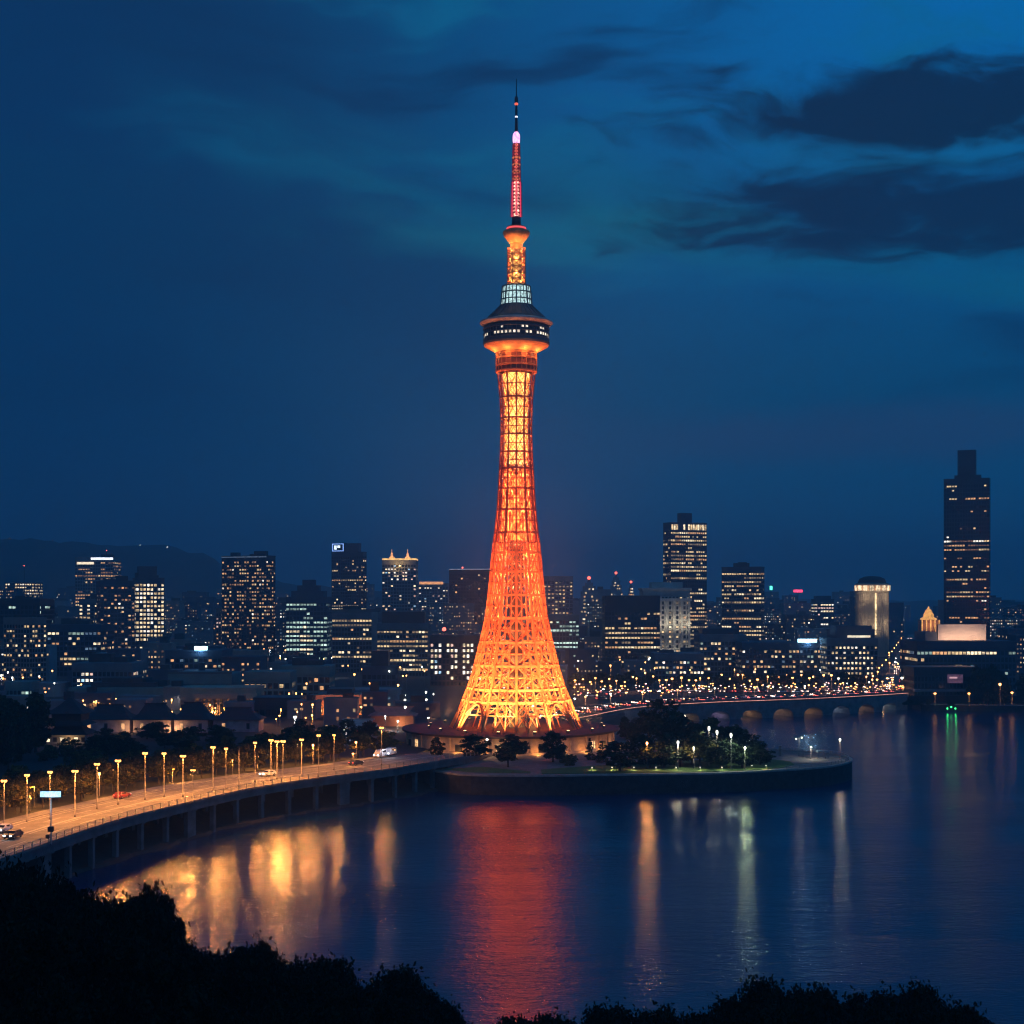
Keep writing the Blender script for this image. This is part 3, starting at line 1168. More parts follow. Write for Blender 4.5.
def crown_mesh(name, seed, r, h, n_cl, n_leaf, leaf, mats, shape='round', base=0.32, stray=0.0):
    """leaves in clumps through a crown of radius r and height h standing on z = base*h"""
    R = random.Random(seed)
    m = MB()
    cl = []
    for i in range(n_cl):
        u = R.random()
        if shape == 'cone':
            zz = u ** 1.4
            rr_ = (1 - zz) * R.uniform(0.45, 1.0) + 0.05
        else:
            zz = u
            rr_ = math.sqrt(max(0.02, 1 - (2 * zz - 0.9) ** 2 / 1.22)) * R.uniform(0.35, 1.0)
        a = R.uniform(0, 2 * pi)
        cl.append((r * rr_ * cos(a), r * rr_ * sin(a), h * (base + (1 - base) * zz), R.uniform(0.17, 0.36) * r * (1.0 if shape != 'cone' else 0.7), R.random()))
    for k in range(n_leaf):
        x, y, z, s_, tone = cl[k % n_cl]
        while True:
            a, b, c = R.uniform(-1, 1), R.uniform(-1, 1), R.uniform(-1, 1)
            if a * a + b * b + c * c < 1:
                break
        cx, cy_, cz = x + a * s_, y + b * s_, z + c * s_ * 0.75
        L = leaf * R.uniform(0.6, 1.3)
        if stray and R.random() < stray:
            cx, cy_, cz = cx + a * s_ * .5, cy_ + b * s_ * .5, cz + abs(c) * s_ * .7
        ax = Vector((R.uniform(-1, 1), R.uniform(-1, 1), R.uniform(-.6, .6))).normalized()
        bx = ax.cross(Vector((R.uniform(-1, 1), R.uniform(-1, 1), R.uniform(-1, 1)))).normalized()
        c_ = Vector((cx, cy_, max(cz, base * h * 0.6)))
        kk = 0 if tone > 0.68 else (1 if tone > 0.3 else 2)
        if R.random() < 0.2:
            kk = R.randrange(3)
        m.face([c_ - ax * L, c_ + bx * L * .5, c_ + ax * L, c_ - bx * L * .5], kk)
    return m.mesh(name, mats)


def trunk_mesh(seed, r, h, th):
    R = random.Random(seed)
    m = MB()
    m.lathe([(th * 1.5, -0.4), (th, 0.5), (th * .8, h * .35), (th * .3, h * .75)], 7)
    for i in range(6):
        a = R.uniform(0, 2 * pi)
        z0 = h * R.uniform(.25, .5)
        m.bar((0, 0, z0), (r * .62 * cos(a), r * .62 * sin(a), z0 + h * R.uniform(.2, .34)), th * .55)
    return m.mesh('trunk', M_bark)


KINDS = {}
for i in range(4):
    KINDS['park%d' % i] = (crown_mesh('crown', 10 + i, 3.2, 8.0, 42, 1700, 0.42, LM), trunk_mesh(10 + i, 3.2, 8.0, 0.22), 'tree')
for i in range(3):
    KINDS['dark%d' % i] = (crown_mesh('crown', 20 + i, 3.6, 8.0, 46, 2000, 0.42, LMD, base=0.2), trunk_mesh(20 + i, 3.6, 8.0, 0.26), 'tree')
for i in range(2):
    KINDS['cone%d' % i] = (crown_mesh('crown', 30 + i, 1.5, 7.0, 40, 900, 0.30, LMD, 'cone', 0.08), trunk_mesh(30 + i, 1.0, 7.0, 0.14), 'conifer')
for i in range(2):
    KINDS['bush%d' % i] = (crown_mesh('crown', 40 + i, 2.2, 3.0, 26, 900, 0.30, LM, base=0.06), trunk_mesh(40 + i, 1.6, 3.0, 0.10), 'bush')
for i in range(4):
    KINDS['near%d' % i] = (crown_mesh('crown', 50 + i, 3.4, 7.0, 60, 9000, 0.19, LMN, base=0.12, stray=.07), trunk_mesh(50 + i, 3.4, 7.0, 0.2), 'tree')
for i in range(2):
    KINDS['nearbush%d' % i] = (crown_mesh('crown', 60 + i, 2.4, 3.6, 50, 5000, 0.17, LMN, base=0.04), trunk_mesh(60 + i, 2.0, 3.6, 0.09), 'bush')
KH = {'park': 8.0 * .95, 'dark': 8.0 * .93, 'cone': 7.0 * 1.03, 'bush': 3.0 * 1.05, 'near': 7.0 * 1.04, 'nearbush': 3.6 * 1.05}
KW = {'park': 3.6, 'dark': 4.0, 'cone': 1.6, 'bush': 2.4, 'near': 3.8, 'nearbush': 2.7}
RT = random.Random(77)


def tree(kind, x, y, z, h, w, label, group=None):
    """w is the wanted crown radius, h the wanted height"""
    cr_, tk, cat = KINDS[kind]
    b = kind.rstrip('0123456789')
    o = thing({'tree': 'broadleaf_tree', 'conifer': 'conifer_tree', 'bush': 'bush'}[cat], label, cat if cat != 'conifer' else 'tree', (x, y, z), RT.uniform(0, 6.28), group)
    sx = w / KW[b]
    o.scale = (sx, sx, h / KH[b])
    link('crown', cr_, o)
    link('trunk', tk, o)
    return o


# the row behind the coast road, lit by its lamps
pth = [p for p in edge if 235 < p.y < 441]
k = 0
for row, (d0, step) in enumerate(((26.5, 5.0), (33.5, 6.2))):
    for p, a in along(offset(pth, d0), step, 2.0 + row):
        x, y = p.x + RT.uniform(-1.6, 1.6), p.y + RT.uniform(-1.6, 1.6)
        if y > 428 or hypot(x - TX, y - TY) < 46:
            continue
        h = RT.uniform(5.0, 7.2) + row * 0.9
        tree('park%d' % (k % 4), x, y, 7.8 if row < 2 else 6.5, h, RT.uniform(2.6, 3.8), 'leafy tree lit amber by the street lamps behind the coast road', 'trees in the belt behind the coast road')
        k += 1
# dark mass of older trees farther back on the left
for i in range(30):
    px, D = RT.uniform(-30, 95), RT.uniform(395, 470)
    if 38 < px < 93 and D < 482:
        continue
    h = RT.uniform(13, 17) if px < 38 else RT.uniform(3.5, 5)
    tree('dark%d' % (i % 3), P(px, D), D, 6, h, RT.uniform(4.5, 6.5), 'tall dark tree in the unlit grove beside the pagoda roofed pavilion', 'trees of the dark grove')
for i in range(38):
    px, D = RT.uniform(95, 400), RT.uniform(432, 500)
    if 225 < px < 262 and D > 470:
        continue
    h = RT.uniform(3.6, 5.4) if px < 270 else RT.uniform(5, 7.5)
    tree('dark%d' % (i % 3) if i % 3 else 'park%d' % (i % 4), P(px, D), D, 6, h, RT.uniform(3.4, 5.0), 'dark tree in the belt in front of the hip roofed halls', 'trees before the hip roofed halls')

for i in range(16):
    px, D = RT.uniform(38, 96), RT.uniform(415, 470)
    tree('bush%d' % (i % 2), P(px, D), D, 6, RT.uniform(2.2, 3.6), RT.uniform(2.0, 3.4), 'dark bush on the slope below the pagoda roofed pavilion', 'bushes below the pavilion')

# island trees: pixel column, top row, foot row, width in pixels
ISL = [('dark0', 662, 705, 752, 52, 'big round dark tree, tallest on the tower island', None),
       ('dark1', 620, 745, 771, 40, 'dark spreading bush tree by the pale curb near the amber garden lamp', None),
       ('dark2', 553, 736, 762, 32, 'dark tree standing before the podium wall, just beyond its middle doors', None),
       ('dark0', 512, 737, 759, 36, 'broad dark tree hiding the middle of the podium wall', None),
       ('dark1', 476, 737, 760, 36, 'dark tree beside the white lamp in front of the podium', None),
       ('park1', 508, 745, 767, 32, 'fuzzy pale bush on the lawn in front of the podium', None),
       ('dark2', 437, 740, 758, 17, 'small round tree against the amber podium wall at the viaduct end', None),
       ('cone0', 590, 738, 759, 11, 'slim conifer, nearer the tower of the two before the podium', None),
       ('cone1', 601, 741, 760, 11, 'slim conifer, farther from the tower of the two before the podium', None),
       ('dark1', 640, 738, 764, 36, 'dark tree lit from beside by the amber garden lamp', None)]
for kd, px, y0, y1, w, lab, gr in ISL:
    D = (H - IZ) * F / (y1 - HORIZON)
    h = (y1 - y0) * D / F
    tree(kd, P(px, D), D, IZ, h, w * 0.5 * D / F, lab, gr)
for kd, px, y0, y1, w in (('dark0', 692, 731, 765, 42), ('dark2', 712, 724, 762, 40), ('dark1', 731, 729, 762, 38), ('dark0', 748, 737, 764, 34), ('dark2', 760, 748, 765, 28),
                          ('park0', 700, 738, 768, 36), ('park2', 680, 742, 767, 30), ('dark1', 722, 742, 768, 36), ('dark0', 742, 748, 768, 30), ('dark2', 664, 744, 768, 34), ('dark1', 650, 748, 768, 30)):
    D = (H - IZ) * F / (y1 - HORIZON)
    h = (y1 - y0) * D / F
    tree(kd, P(px, D), D, IZ, h, w * 0.55 * D / F, 'dark leafy tree in the clump with white lamps at the plaza end of the island', 'trees of the island clump')
for i in range(14):
    px, y1 = RT.uniform(560, 640), RT.uniform(758, 766)
    D = (H - IZ) * F / (y1 - HORIZON)
    tree('bush%d' % (i % 2), P(px, D), D, IZ, RT.uniform(1.4, 2.6), RT.uniform(1.0, 2.0), 'low rounded bush along the garden path of the island', 'bushes in the island garden')
for i in range(10):
    px = RT.uniform(605, 690)
    D = RT.uniform(478, 520)
    if hypot(P(px, D) - TX, D - TY) > 37:
        tree('dark%d' % (i % 3), P(px, D), D, IZ, RT.uniform(4, 7), RT.uniform(2.4, 4), 'small dark tree on the back shore of the island', 'trees on the back shore of the island')

# ------------------------------------------------------------------ foreground trees on the headland
SIL = [(-25, 862), (0, 868), (30, 874), (60, 884), (100, 893), (140, 892), (160, 899), (185, 934), (215, 942), (235, 946), (262, 938), (285, 952), (310, 943), (345, 956),
       (362, 977), (390, 970), (410, 968), (430, 986), (465, 1004), (490, 1018), (520, 1022), (560, 1021), (600, 1014), (640, 1014), (690, 1018), (730, 1000), (760, 989),
       (800, 988), (830, 1000), (860, 1001), (890, 995), (930, 993), (960, 1010), (985, 1030), (1024, 1042), (1060, 1046)]


def sil(px):
    for (a, ya), (b, yb) in zip(SIL, SIL[1:]):
        if a <= px <= b:
            return ya + (yb - ya) * (px - a) / (b - a)
    return 1040


kk = 0
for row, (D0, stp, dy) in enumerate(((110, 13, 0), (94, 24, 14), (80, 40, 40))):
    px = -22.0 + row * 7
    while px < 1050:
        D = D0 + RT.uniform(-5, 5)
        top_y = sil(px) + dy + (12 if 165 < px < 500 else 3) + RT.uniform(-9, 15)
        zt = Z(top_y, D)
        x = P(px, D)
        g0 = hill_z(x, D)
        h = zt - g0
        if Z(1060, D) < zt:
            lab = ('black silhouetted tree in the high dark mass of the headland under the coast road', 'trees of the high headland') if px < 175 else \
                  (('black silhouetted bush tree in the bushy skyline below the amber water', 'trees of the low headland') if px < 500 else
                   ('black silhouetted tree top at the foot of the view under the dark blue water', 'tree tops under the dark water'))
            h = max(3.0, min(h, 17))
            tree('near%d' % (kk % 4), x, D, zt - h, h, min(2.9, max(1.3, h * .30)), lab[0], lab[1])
            kk += 1
        px += stp * RT.uniform(.8, 1.2)

# ------------------------------------------------------------------ street lamps of the coast road
SOD = (1.0, 0.36, 0.07)
M_bulb = emis('sodium_lamp_light', (1.0, 0.36, 0.08), 4.6)
M_bulbw = emis('white_lamp_light', (0.95, 0.95, 0.78), 8.0)
M_bulba = emis('amber_lamp_light', (1.0, 0.40, 0.11), 9.0)
M_pole = mat('lamp_pole_paint', (0.22, 0.20, 0.18), 0.5, 0.5, scale=1.0)
m = MB()
m.lathe([(.22, 0), (.22, .5), (.12, .55), (.085, 9.6), (.06, 9.9)], 8)
polem = m.mesh('pole', M_pole)
m = MB()
m.bar((0, .36, 10.0), (0, -.36, 10.0), .09)
armm = m.mesh('arm', M_pole)
m = MB()
for q_ in (-.34, .34):
    m.hexa([(-.3, q_ - .3, 10.05), (.3, q_ - .3, 10.05), (.3, q_ + .3, 10.05), (-.3, q_ + .3, 10.05), (-.14, q_ - .2, 10.22), (.14, q_ - .2, 10.22), (.14, q_ + .2, 10.22), (-.14, q_ + .2, 10.22)])
headm = m.mesh('lamp_head', M_dark)
m = MB()
for q_ in (-.36, .36):
    m.lathe([(.12, 9.5), (.30, 9.62), (.36, 9.84), (.24, 10.04)], 8, 0, q_)
bulbm = m.mesh('lamp_glass', M_bulb)
WORDS = ['first', 'second', 'third', 'fourth', 'fifth', 'sixth', 'seventh', 'eighth', 'ninth', 'tenth', 'eleventh', 'twelfth', 'thirteenth', 'fourteenth', 'fifteenth', 'sixteenth', 'seventeenth', 'eighteenth', 'nineteenth', 'twentieth']


def street_lamp(x, y, z, hgt, rz, label, group, power=4200, lit=True):
    o = thing('street_lamp', label, 'street lamp', (x, y, z), rz, group)
    s_ = hgt / 10.0
    o.scale = (1, RT.uniform(.6, 1.1), s_)
    power *= RT.uniform(.65, 1.4)
    for nm, me in (('pole', polem), ('arm', armm), ('lamp_head', headm)):
        link(nm, me, o)
    if lit:
        link('lamp_glass', bulbm, o)
        lx, ly = x + .9 * sin(rz), y - .9 * cos(rz)
        lamp_light((lx, ly, z + hgt - 0.55), power, SOD, 0.25, None, 'SPOT', 'street_lamp_light', (lx, ly, z), 174, .3)
    return o


LAMPS = [(4, 778.5), (27, 772), (50, 770), (75, 768), (97, 762), (118, 758.6), (145, 755), (164, 753), (183, 752.5), (213, 747.8), (226, 747), (239, 745), (255, 741), (271, 740.4), (277, 739), (283, 742.5), (301.6, 736.6), (334, 732), (381.6, 728)]
for i, (px, py) in enumerate(LAMPS):
    D = (H - (ROAD_Z + 9.9)) * F / (py - HORIZON)
    x = P(px, D)
    # foot on the far pavement: heading of the road there
    j = min(range(len(edge)), key=lambda q_: hypot(edge[q_].x - x, edge[q_].y - D))
    e0, e1 = edge[max(0, j - 1)], edge[min(len(edge) - 1, j + 1)]
    a = atan2(e1.y - e0.y, e1.x - e0.x)
    lit = (px != 239)
    street_lamp(x, D, ROAD_Z if D < 405 else 7.2, 10.0 + RT.uniform(-.9, .5), a, '%s lamp from the near end of the amber row beside the trees' % WORDS[i] if lit else 'unlit lamp post in the amber row on the tree side of the road',
                'lamps on the tree side of the coast road', 5600, lit)
for (px, py, hh, nm) in ((193, 770, 7.2, 'street lamp nearest the eye on the water side of the coast road'), (318.6, 735, 10.5, 'tall amber street lamp on the water side, by the bend of the coast road')):
    D = (H - (ROAD_Z + hh - .1)) * F / (py - HORIZON)
    street_lamp(P(px, D), D, ROAD_Z, hh, radians(75) + pi, nm, 'lamps on the water side of the coast road', 3600)
# ordinary lower lamps
m = MB()
m.lathe([(.16, 0), (.16, .4), (.075, .45), (.06, 4.1)], 8)
gpole = m.mesh('pole', M_pole)
m = MB()
m.lathe([(.12, 4.1), (.26, 4.2), (.30, 4.4), (.24, 4.62)], 10)
gb = {k_: m.mesh('lamp_globe', v_) for k_, v_ in (('w', M_bulbw), ('a', M_bulba))}
m = MB()
m.lathe([(.30, 4.62), (.34, 4.66), (.05, 4.85)], 10)
gcap = m.mesh('lamp_cap', M_dark)


def garden_lamp(x, y, z, hgt, label, group, col='w', power=700, lightcol=(0.85, 1.0, 0.75), scale=1.0, name='garden_lamp', glare=False):
    o = thing(name, label, name.replace('_', ' '), (x, y, z), 0, group)
    o.scale = (scale, scale, hgt / 4.8)
    link('pole', gpole, o)
    link('lamp_globe', gb[col], o)
    link('lamp_cap', gcap, o)
    if power:
        if glare:
            lamp_light((x, y - 0.5 * scale, z + hgt * 0.9), power, lightcol, 0.2, name='garden_lamp_light')
        else:
            lamp_light((x, y - 0.5 * scale, z + hgt * 0.9), power, lightcol, 0.2, None, 'SPOT', 'garden_lamp_light', (x, y - .5 * scale, z), 156, .3)
    return o


WHT, GRN = (1.0, 0.92, 0.70), (0.75, 1.0, 0.55)
for px, py, yb, c_, pw, lc, lab in (
        (487, 740, 757, 'w', 250, (1.0, .6, .28), 'bright lamp among dark trees in front of the podium'),
        (647, 743, 769, 'a', 1500, (1.0, .40, .09), 'amber garden lamp under the trees beside the big round tree'),
        (678, 742, 769, 'w', 500, WHT, 'white garden lamp between the amber lamp and the dark clump'),
        (709, 727, 766, 'w', 350, WHT, 'cream lamp high in the island clump, dimmer of the neighbouring two'),
        (717, 731, 767, 'w', 300, WHT, 'small white lamp in the island clump beside the cream one'),
        (731, 734, 769.5, 'w', 600, (0.8, 1.0, .85), 'brightest white lamp on a greenish post in the island clump'),
        (745, 748, 770, 'w', 190, GRN, 'greenish lamp on its own post at the lawn edge above the seawall'),
        (694, 748, 769, 'w', 300, WHT, 'faint lamp under the trees, between the white lamp and the dark clump'),
        (840, 740, 758.5, 'w', 300, WHT, 'lamp post at the very tip of the island plaza'),
        (811, 748, 759, 'w', 200, WHT, 'short lamp in the middle of the plaza railing')):
    D = (H - IZ) * F / (yb - HORIZON)
    garden_lamp(P(px, D), D, IZ, (yb - py) * D / F + 0.6, lab, 'lamps on the tower island', c_, pw * (1.0 if px in (647, 840) else 4.0), lc, 1.0, 'garden_lamp', px in (647, 745, 840, 487))
for i, px in enumerate((592, 612, 634, 656, 676, 700, 722, 752, 766)):  # low lights added to brighten the lawn edge
    D = (H - IZ) * F / (770.5 - (px > 740) * 1.5 - HORIZON)
    garden_lamp(P(px, D), D, IZ, 1.0, 'knee high light added to brighten the lawn edge above the seawall', 'low lights added along the lawn edge', 'w', 240, (1.0, .85, .35), .3, 'added_lawn_light')
# twin lamp on the plaza
D = (H - IZ) * F / (756.0 - HORIZON)
tw = thing('twin_lamp', 'post with two small globes on the island plaza', 'lamp', (P(799, D), D, IZ))
m = MB()
m.lathe([(.14, 0), (.08, .4), (.06, 5.3)], 8)
m.bar((-.8, 0, 5.2), (.8, 0, 5.5), .07)
m.build('pole', M_pole, tw)
for dx_, z_ in ((-.85, 5.1), (.85, 5.5)):
    m = MB()
    m.ball(dx_, 0, z_, .26)
    m.build('lamp_globe', emis('dim_lamp_light', (0.9, 0.85, 0.55), 3.0), tw)
lamp_light((P(799, D), D - .6, IZ + 5.0), 120, WHT, .2, name='garden_lamp_light')

# low amber lamps between the trees behind the road
for i, px in enumerate((16, 38, 61, 88, 108, 131, 157, 176, 186, 205, 233, 262, 291, 312, 326, 345, 365, 374)):
    j = min(range(len(edge)), key=lambda q_: abs(edge[q_].x - P(px, edge[q_].y) - 24))
    p = offset(edge, 24.6 + 3.0 * (i % 3))[j]
    garden_lamp(p.x, p.y, 7.9, RT.uniform(3.2, 6.0), 'low amber lamp between the trees behind the coast road', 'low lamps between the roadside trees', 'a', RT.uniform(2200, 4200), SOD, RT.uniform(.7, 1.1), 'path_lamp')

# plaza furniture: railing, bollards, benches with a canopy
pl = thing('railing', 'thin pale railing round the tip of the island plaza', 'railing', (90, 430, IZ))
tip = [Vector((x, y, 0)) for x, y in shrink(isl, 1.0)]
tip = [p for p in tip if p.x > 72 and p.y < 468]
m = MB()
for zz in (1.1, .6):
    for a, b in zip(tip, tip[1:]):
        if (b - a).length < 12:
            m.bar((a.x - 90, a.y - 430, zz), (b.x - 90, b.y - 430, zz), .07)
m.build('rail', M_steel, pl)
m = MB()
m.box(-.06, .06, -.06, .06, 0, 1.15)
pp = m.mesh('post', M_steel)
for p, a in along(tip, 2.2, .5):
    link('post', pp, pl, (p.x - 90, p.y - 430, 0))
M_teal = mat('kiosk_roof', (0.20, 0.30, 0.34), 0.5)
for i, (px, py, lab) in enumerate(((808, 757, 'small open shelter with a pale flat roof on the plaza, nearer the trees'), (822, 759, 'small open shelter with a pale flat roof on the plaza, nearer the tip'))):
    D = (H - IZ) * F / (py - HORIZON)
    s_ = thing('shelter', lab, 'shelter', (P(px, D), D, IZ), 0.25)
    m = MB()
    m.box(-1.9, 1.9, -.9, .9, 2.3, 2.45)
    m.box(-1.95, 1.95, -.95, -.9, 2.22, 2.5)
    m.build('roof', M_teal, s_)
    for sx in (-1.6, 1.6):
        for sy in (-.7, .7):
            m = MB()
            m.box(sx - .06, sx + .06, sy - .06, sy + .06, 0, 2.3)
            m.build('post', M_steel, s_)
    m = MB()
    m.box(-1.4, 1.4, .1, .5, .42, .5)
    m.box(-1.3, -1.2, .12, .48, 0, .42)
    m.box(1.2, 1.3, .12, .48, 0, .42)
    m.build('bench', M_pave, s_)
D = (H - IZ) * F / (756 - HORIZON)
bl = thing('info_pillar', 'pale square pillar on the plaza beside the last tree', 'pillar', (P(780, D), D, IZ))
m = MB()
m.box(-.35, .35, -.25, .25, 0, 3.0)
m.build('shaft', M_conc, bl)
m = MB()
m.box(-.45, .45, -.32, .32, 3.0, 3.2)
m.build('cap', M_cap, bl)

# ------------------------------------------------------------------ lit sign by the coast road
sx_, sd_ = G(51, 845, 8.0)
sg = thing('lit_sign', 'long blue white lit sign box on a tall post by the coast road', 'sign', (sx_, sd_, ROAD_Z), 0.0)
zt = Z(794, sd_) - ROAD_Z
m = MB()
m.lathe([(.2, 0), (.14, .3), (.11, zt - .4)], 8)
m.build('pole', M_steel, sg)
m = MB()
m.box(-1.95, 1.95, -.25, .25, zt - .62, zt + .66)
m.build('sign_box', M_dark, sg)
m = MB()
m.box(-1.85, 1.85, -.33, -.25, zt - .5, zt + .5)
m.build('sign_face', emis('sign_face_light', (0.42, 0.74, 1.0), 1.7, var=0.35, scale=2.0), sg)
m = MB()
m.box(-.5, .45, -.35, .35, 2.4, 3.3)
m.box(-.9, -.3, -.25, .25, 1.2, 1.9)
m.build('equipment_box', M_dark, sg)
lamp_light((sx_, sd_ - 1.2, ROAD_Z + zt - .9), 260, (0.45, 0.75, 1.0), 0.4, name='sign_glow')

# ------------------------------------------------------------------ vehicles
M_cw = mat('car_paint_white', (0.62, 0.64, 0.68), 0.3, 0.0, spec=0.6)
M_cd = mat('car_paint_dark', (0.03, 0.035, 0.05), 0.3, 0.0, spec=0.6)
M_cr = mat('car_paint_red', (0.32, 0.03, 0.03), 0.3, 0.0, spec=0.6)
M_tyre = mat('tyre_rubber', (0.015, 0.015, 0.015), 0.9)
M_rim = mat('wheel_rim', (0.4, 0.4, 0.42), 0.35, 0.9)
M_hl = emis('headlight_light', (1.0, 0.95, 0.85), 14.0)
M_tl = emis('tail_light', (1.0, 0.06, 0.03), 7.0)


def car(name, label, cat, x, y, z, rz, paint, group=None, van=False, hl=True):
    """front of the car looks along its local +x"""
    o = thing(name, label, cat, (x, y, z), rz, group)
    L, Wd, hh = (4.9, 1.95, 2.1) if van else (4.4, 1.78, 1.45)
    m = MB()
    prof = [(-L / 2, .35), (L / 2, .35), (L / 2, .75), (L / 2 - .25, .88), (L * .22, .98), (L * .07, hh - .06), (-L * .02, hh), (-L * .30, hh - .02), (-L * .43, .98), (-L / 2, .92)] if not van else \
           [(-L / 2, .35), (L / 2, .35), (L / 2, .9), (L / 2 - .7, 1.15), (L * .22, hh - .05), (L * .1, hh), (-L / 2 + .1, hh), (-L / 2, hh - .2)]
    n = len(prof)
    for s_ in (-1, 1):
        pts = [(px, s_ * (Wd / 2 - (.16 if pz > 1.2 else 0)), pz) for px, pz in prof]
        m.face(pts if s_ < 0 else pts[::-1])
    for i in range(n):
        (ax, azz), (bx, bz) = prof[i], prof[(i + 1) % n]
        wa, wb = Wd / 2 - (.16 if azz > 1.2 else 0), Wd / 2 - (.16 if bz > 1.2 else 0)
        m.face([(ax, wa, azz), (bx, wb, bz), (bx, -wb, bz), (ax, -wa, azz)])
    m.build('body', paint, o)
    m = MB()
    if van:
        for s_ in (-1, 1):
            m.box(-L * .4, L * .16, s_ * (Wd / 2 - .10) - .03, s_ * (Wd / 2 - .10) + .03, 1.25, hh - .25)
    else:
        for s_ in (-1, 1):
            yy = s_ * (Wd / 2 - .10)
            m.hexa([(-L * .36, yy - .03, 1.02), (L * .14, yy - .03, 1.02), (L * .14, yy + .03, 1.02), (-L * .36, yy + .03, 1.02),
                    (-L * .27, yy - .06, hh - .12), (L * .05, yy - .06, hh - .12), (L * .05, yy + .0, hh - .12), (-L * .27, yy + .0, hh - .12)])
    m.face([(L * .215, -.7, 1.03 if not van else 1.3), (L * .215, .7, 1.03 if not van else 1.3), (L * .085, .62, hh - .1), (L * .085, -.62, hh - .1)]) if not van else None
    m.build('side_windows', M_glassd, o)
    for sx in (-L * .30, L * .31):
        for s_ in (-1, 1):
            w = MB()
            nn = 10
            for k_ in range(nn):
                a0, a1 = 2 * pi * k_ / nn, 2 * pi * (k_ + 1) / nn
                w.face([(sx + .33 * cos(a0), s_ * Wd / 2 - .11, .33 + .33 * sin(a0)), (sx + .33 * cos(a1), s_ * Wd / 2 - .11, .33 + .33 * sin(a1)),
                        (sx + .33 * cos(a1), s_ * Wd / 2 + .11 * .3, .33 + .33 * sin(a1)), (sx + .33 * cos(a0), s_ * Wd / 2 + .11 * .3, .33 + .33 * sin(a0))])
            w.face([(sx + .33 * cos(2 * pi * k_ / nn), s_ * (Wd / 2 + .033), .33 + .33 * sin(2 * pi * k_ / nn)) for k_ in range(nn)])
            wo_ = w.build('wheel', M_tyre, o)
            r2 = MB()
            r2.face([(sx + .2 * cos(2 * pi * k_ / nn), s_ * (Wd / 2 + .045), .33 + .2 * sin(2 * pi * k_ / nn)) for k_ in range(nn)])
            r2.build('rim', M_rim, wo_)
    for s_ in (-1, 1):
        m = MB()
        m.box(L / 2 - .12, L / 2 + .03, s_ * .62 - .2, s_ * .62 + .2, .62, .82)
        m.build('headlight', M_hl if hl else M_glassd, o)
        m = MB()
        m.box(-L / 2 - .03, -L / 2 + .1, s_ * .66 - .16, s_ * .66 + .16, .72, .9)
        m.build('tail_light', M_tl, o)
    return o


def road_at(px, py):
    x, D = G(px, py, 8.02)
    j = min(range(len(edge)), key=lambda q_: hypot(edge[q_].x - x, edge[q_].y - D))
    e0, e1 = edge[max(0, j - 1)], edge[min(len(edge) - 1, j + 1)]
    return x, D, atan2(e1.y - e0.y, e1.x - e0.x)


x, y, a = road_at(268, 776)
car('parked_car', 'white car alone on the coast road lane beside the railing bend', 'car', x, y, 8.02, a + pi, M_cw)
x, y, a = road_at(13, 838)
car('parked_car', 'dark car with bright headlights at the edge of the view on the coast road', 'car', x, y, 8.02, a + pi, M_cd)
x, y, a = road_at(3, 832)
car('parked_car', 'white car close beside the dark one at the edge of the view', 'car', x, y, 8.02, a + pi, M_cw)
x, y, a = road_at(122, 798)
car('parked_car', 'small red car under the street lamps on the tree side of the road', 'car', x, y, 8.02, a, M_cr)
x, y, a = road_at(139, 781)
car('parked_car', 'white van parked on the verge under the trees', 'van', x - 4, y + 6, 7.95, a, M_cw, van=True)
x, y, a = road_at(356, 765)
car('parked_car', 'dark car driving toward the tower past the low lamp', 'car', x, y, 8.02, a, M_cd)
x, y, a = road_at(380, 757)
car('parked_car', 'white van with bright lights coming from the tower, first of two', 'van', x, y, 8.02, a + pi, M_cw, van=True)
x, y, a = road_at(390, 755)
car('parked_car', 'white van close behind another one, nearer the podium', 'van', x, y, 8.0, a + pi, M_cw, van=True)
for px, py in ((384, 752), (391, 751)):
    x, y, a = road_at(px, py + 4)
    lamp_light((x + .5, y - 3.5, 10.2), 130, (0.9, 0.9, 1.0), .2, name='headlight_glow')
x, D = G(353, 766, 8.0)
garden_lamp(x, D, 8.0, 3.6, 'low amber lamp beside the lane at the bend of the coast road', None, 'a', 900, SOD)
del_ = None

# ------------------------------------------------------------------ arched bridge
M_brs = mat('bridge_stone', (0.15, 0.15, 0.16), 0.85, scale=0.4, var=0.3, bump=0.4)
BZ = 8.0
bp = smooth_path([(8, 556, BZ - 2.2), (27, 574, BZ - .6), (51, 617, BZ), (85, 647, BZ), (114, 662, BZ), (140, 676, BZ), (166, 694, BZ), (188, 712, BZ)], 8)
br = thing('arch_bridge', 'long curved stone bridge on low lit arches with dense evening traffic', 'bridge', (114, 662, 0))
# resample evenly
st_ = along(bp, 1.0, 0.0)
bpts = [p for p, a in st_]
BL = len(bpts)
BWd = 15.0
right_side = offset(bpts, 0.0)
left_side = offset(bpts, BWd)


def bsh(p, z):
    return Vector((p.x - 114, p.y - 662, z))


# arches: centre station and half width
ARCH = []
s0 = 42
while s0 < BL - 12:
    ARCH.append((s0, 6.0))
    s0 += 17
m = MB()


def under(i):
    for c, w in ARCH:
        if abs(i - c) < w:
            return max(-1.0, 0.1 + 3.7 * math.sqrt(max(0, 1 - ((i - c) / w) ** 2)))
    return -1.0


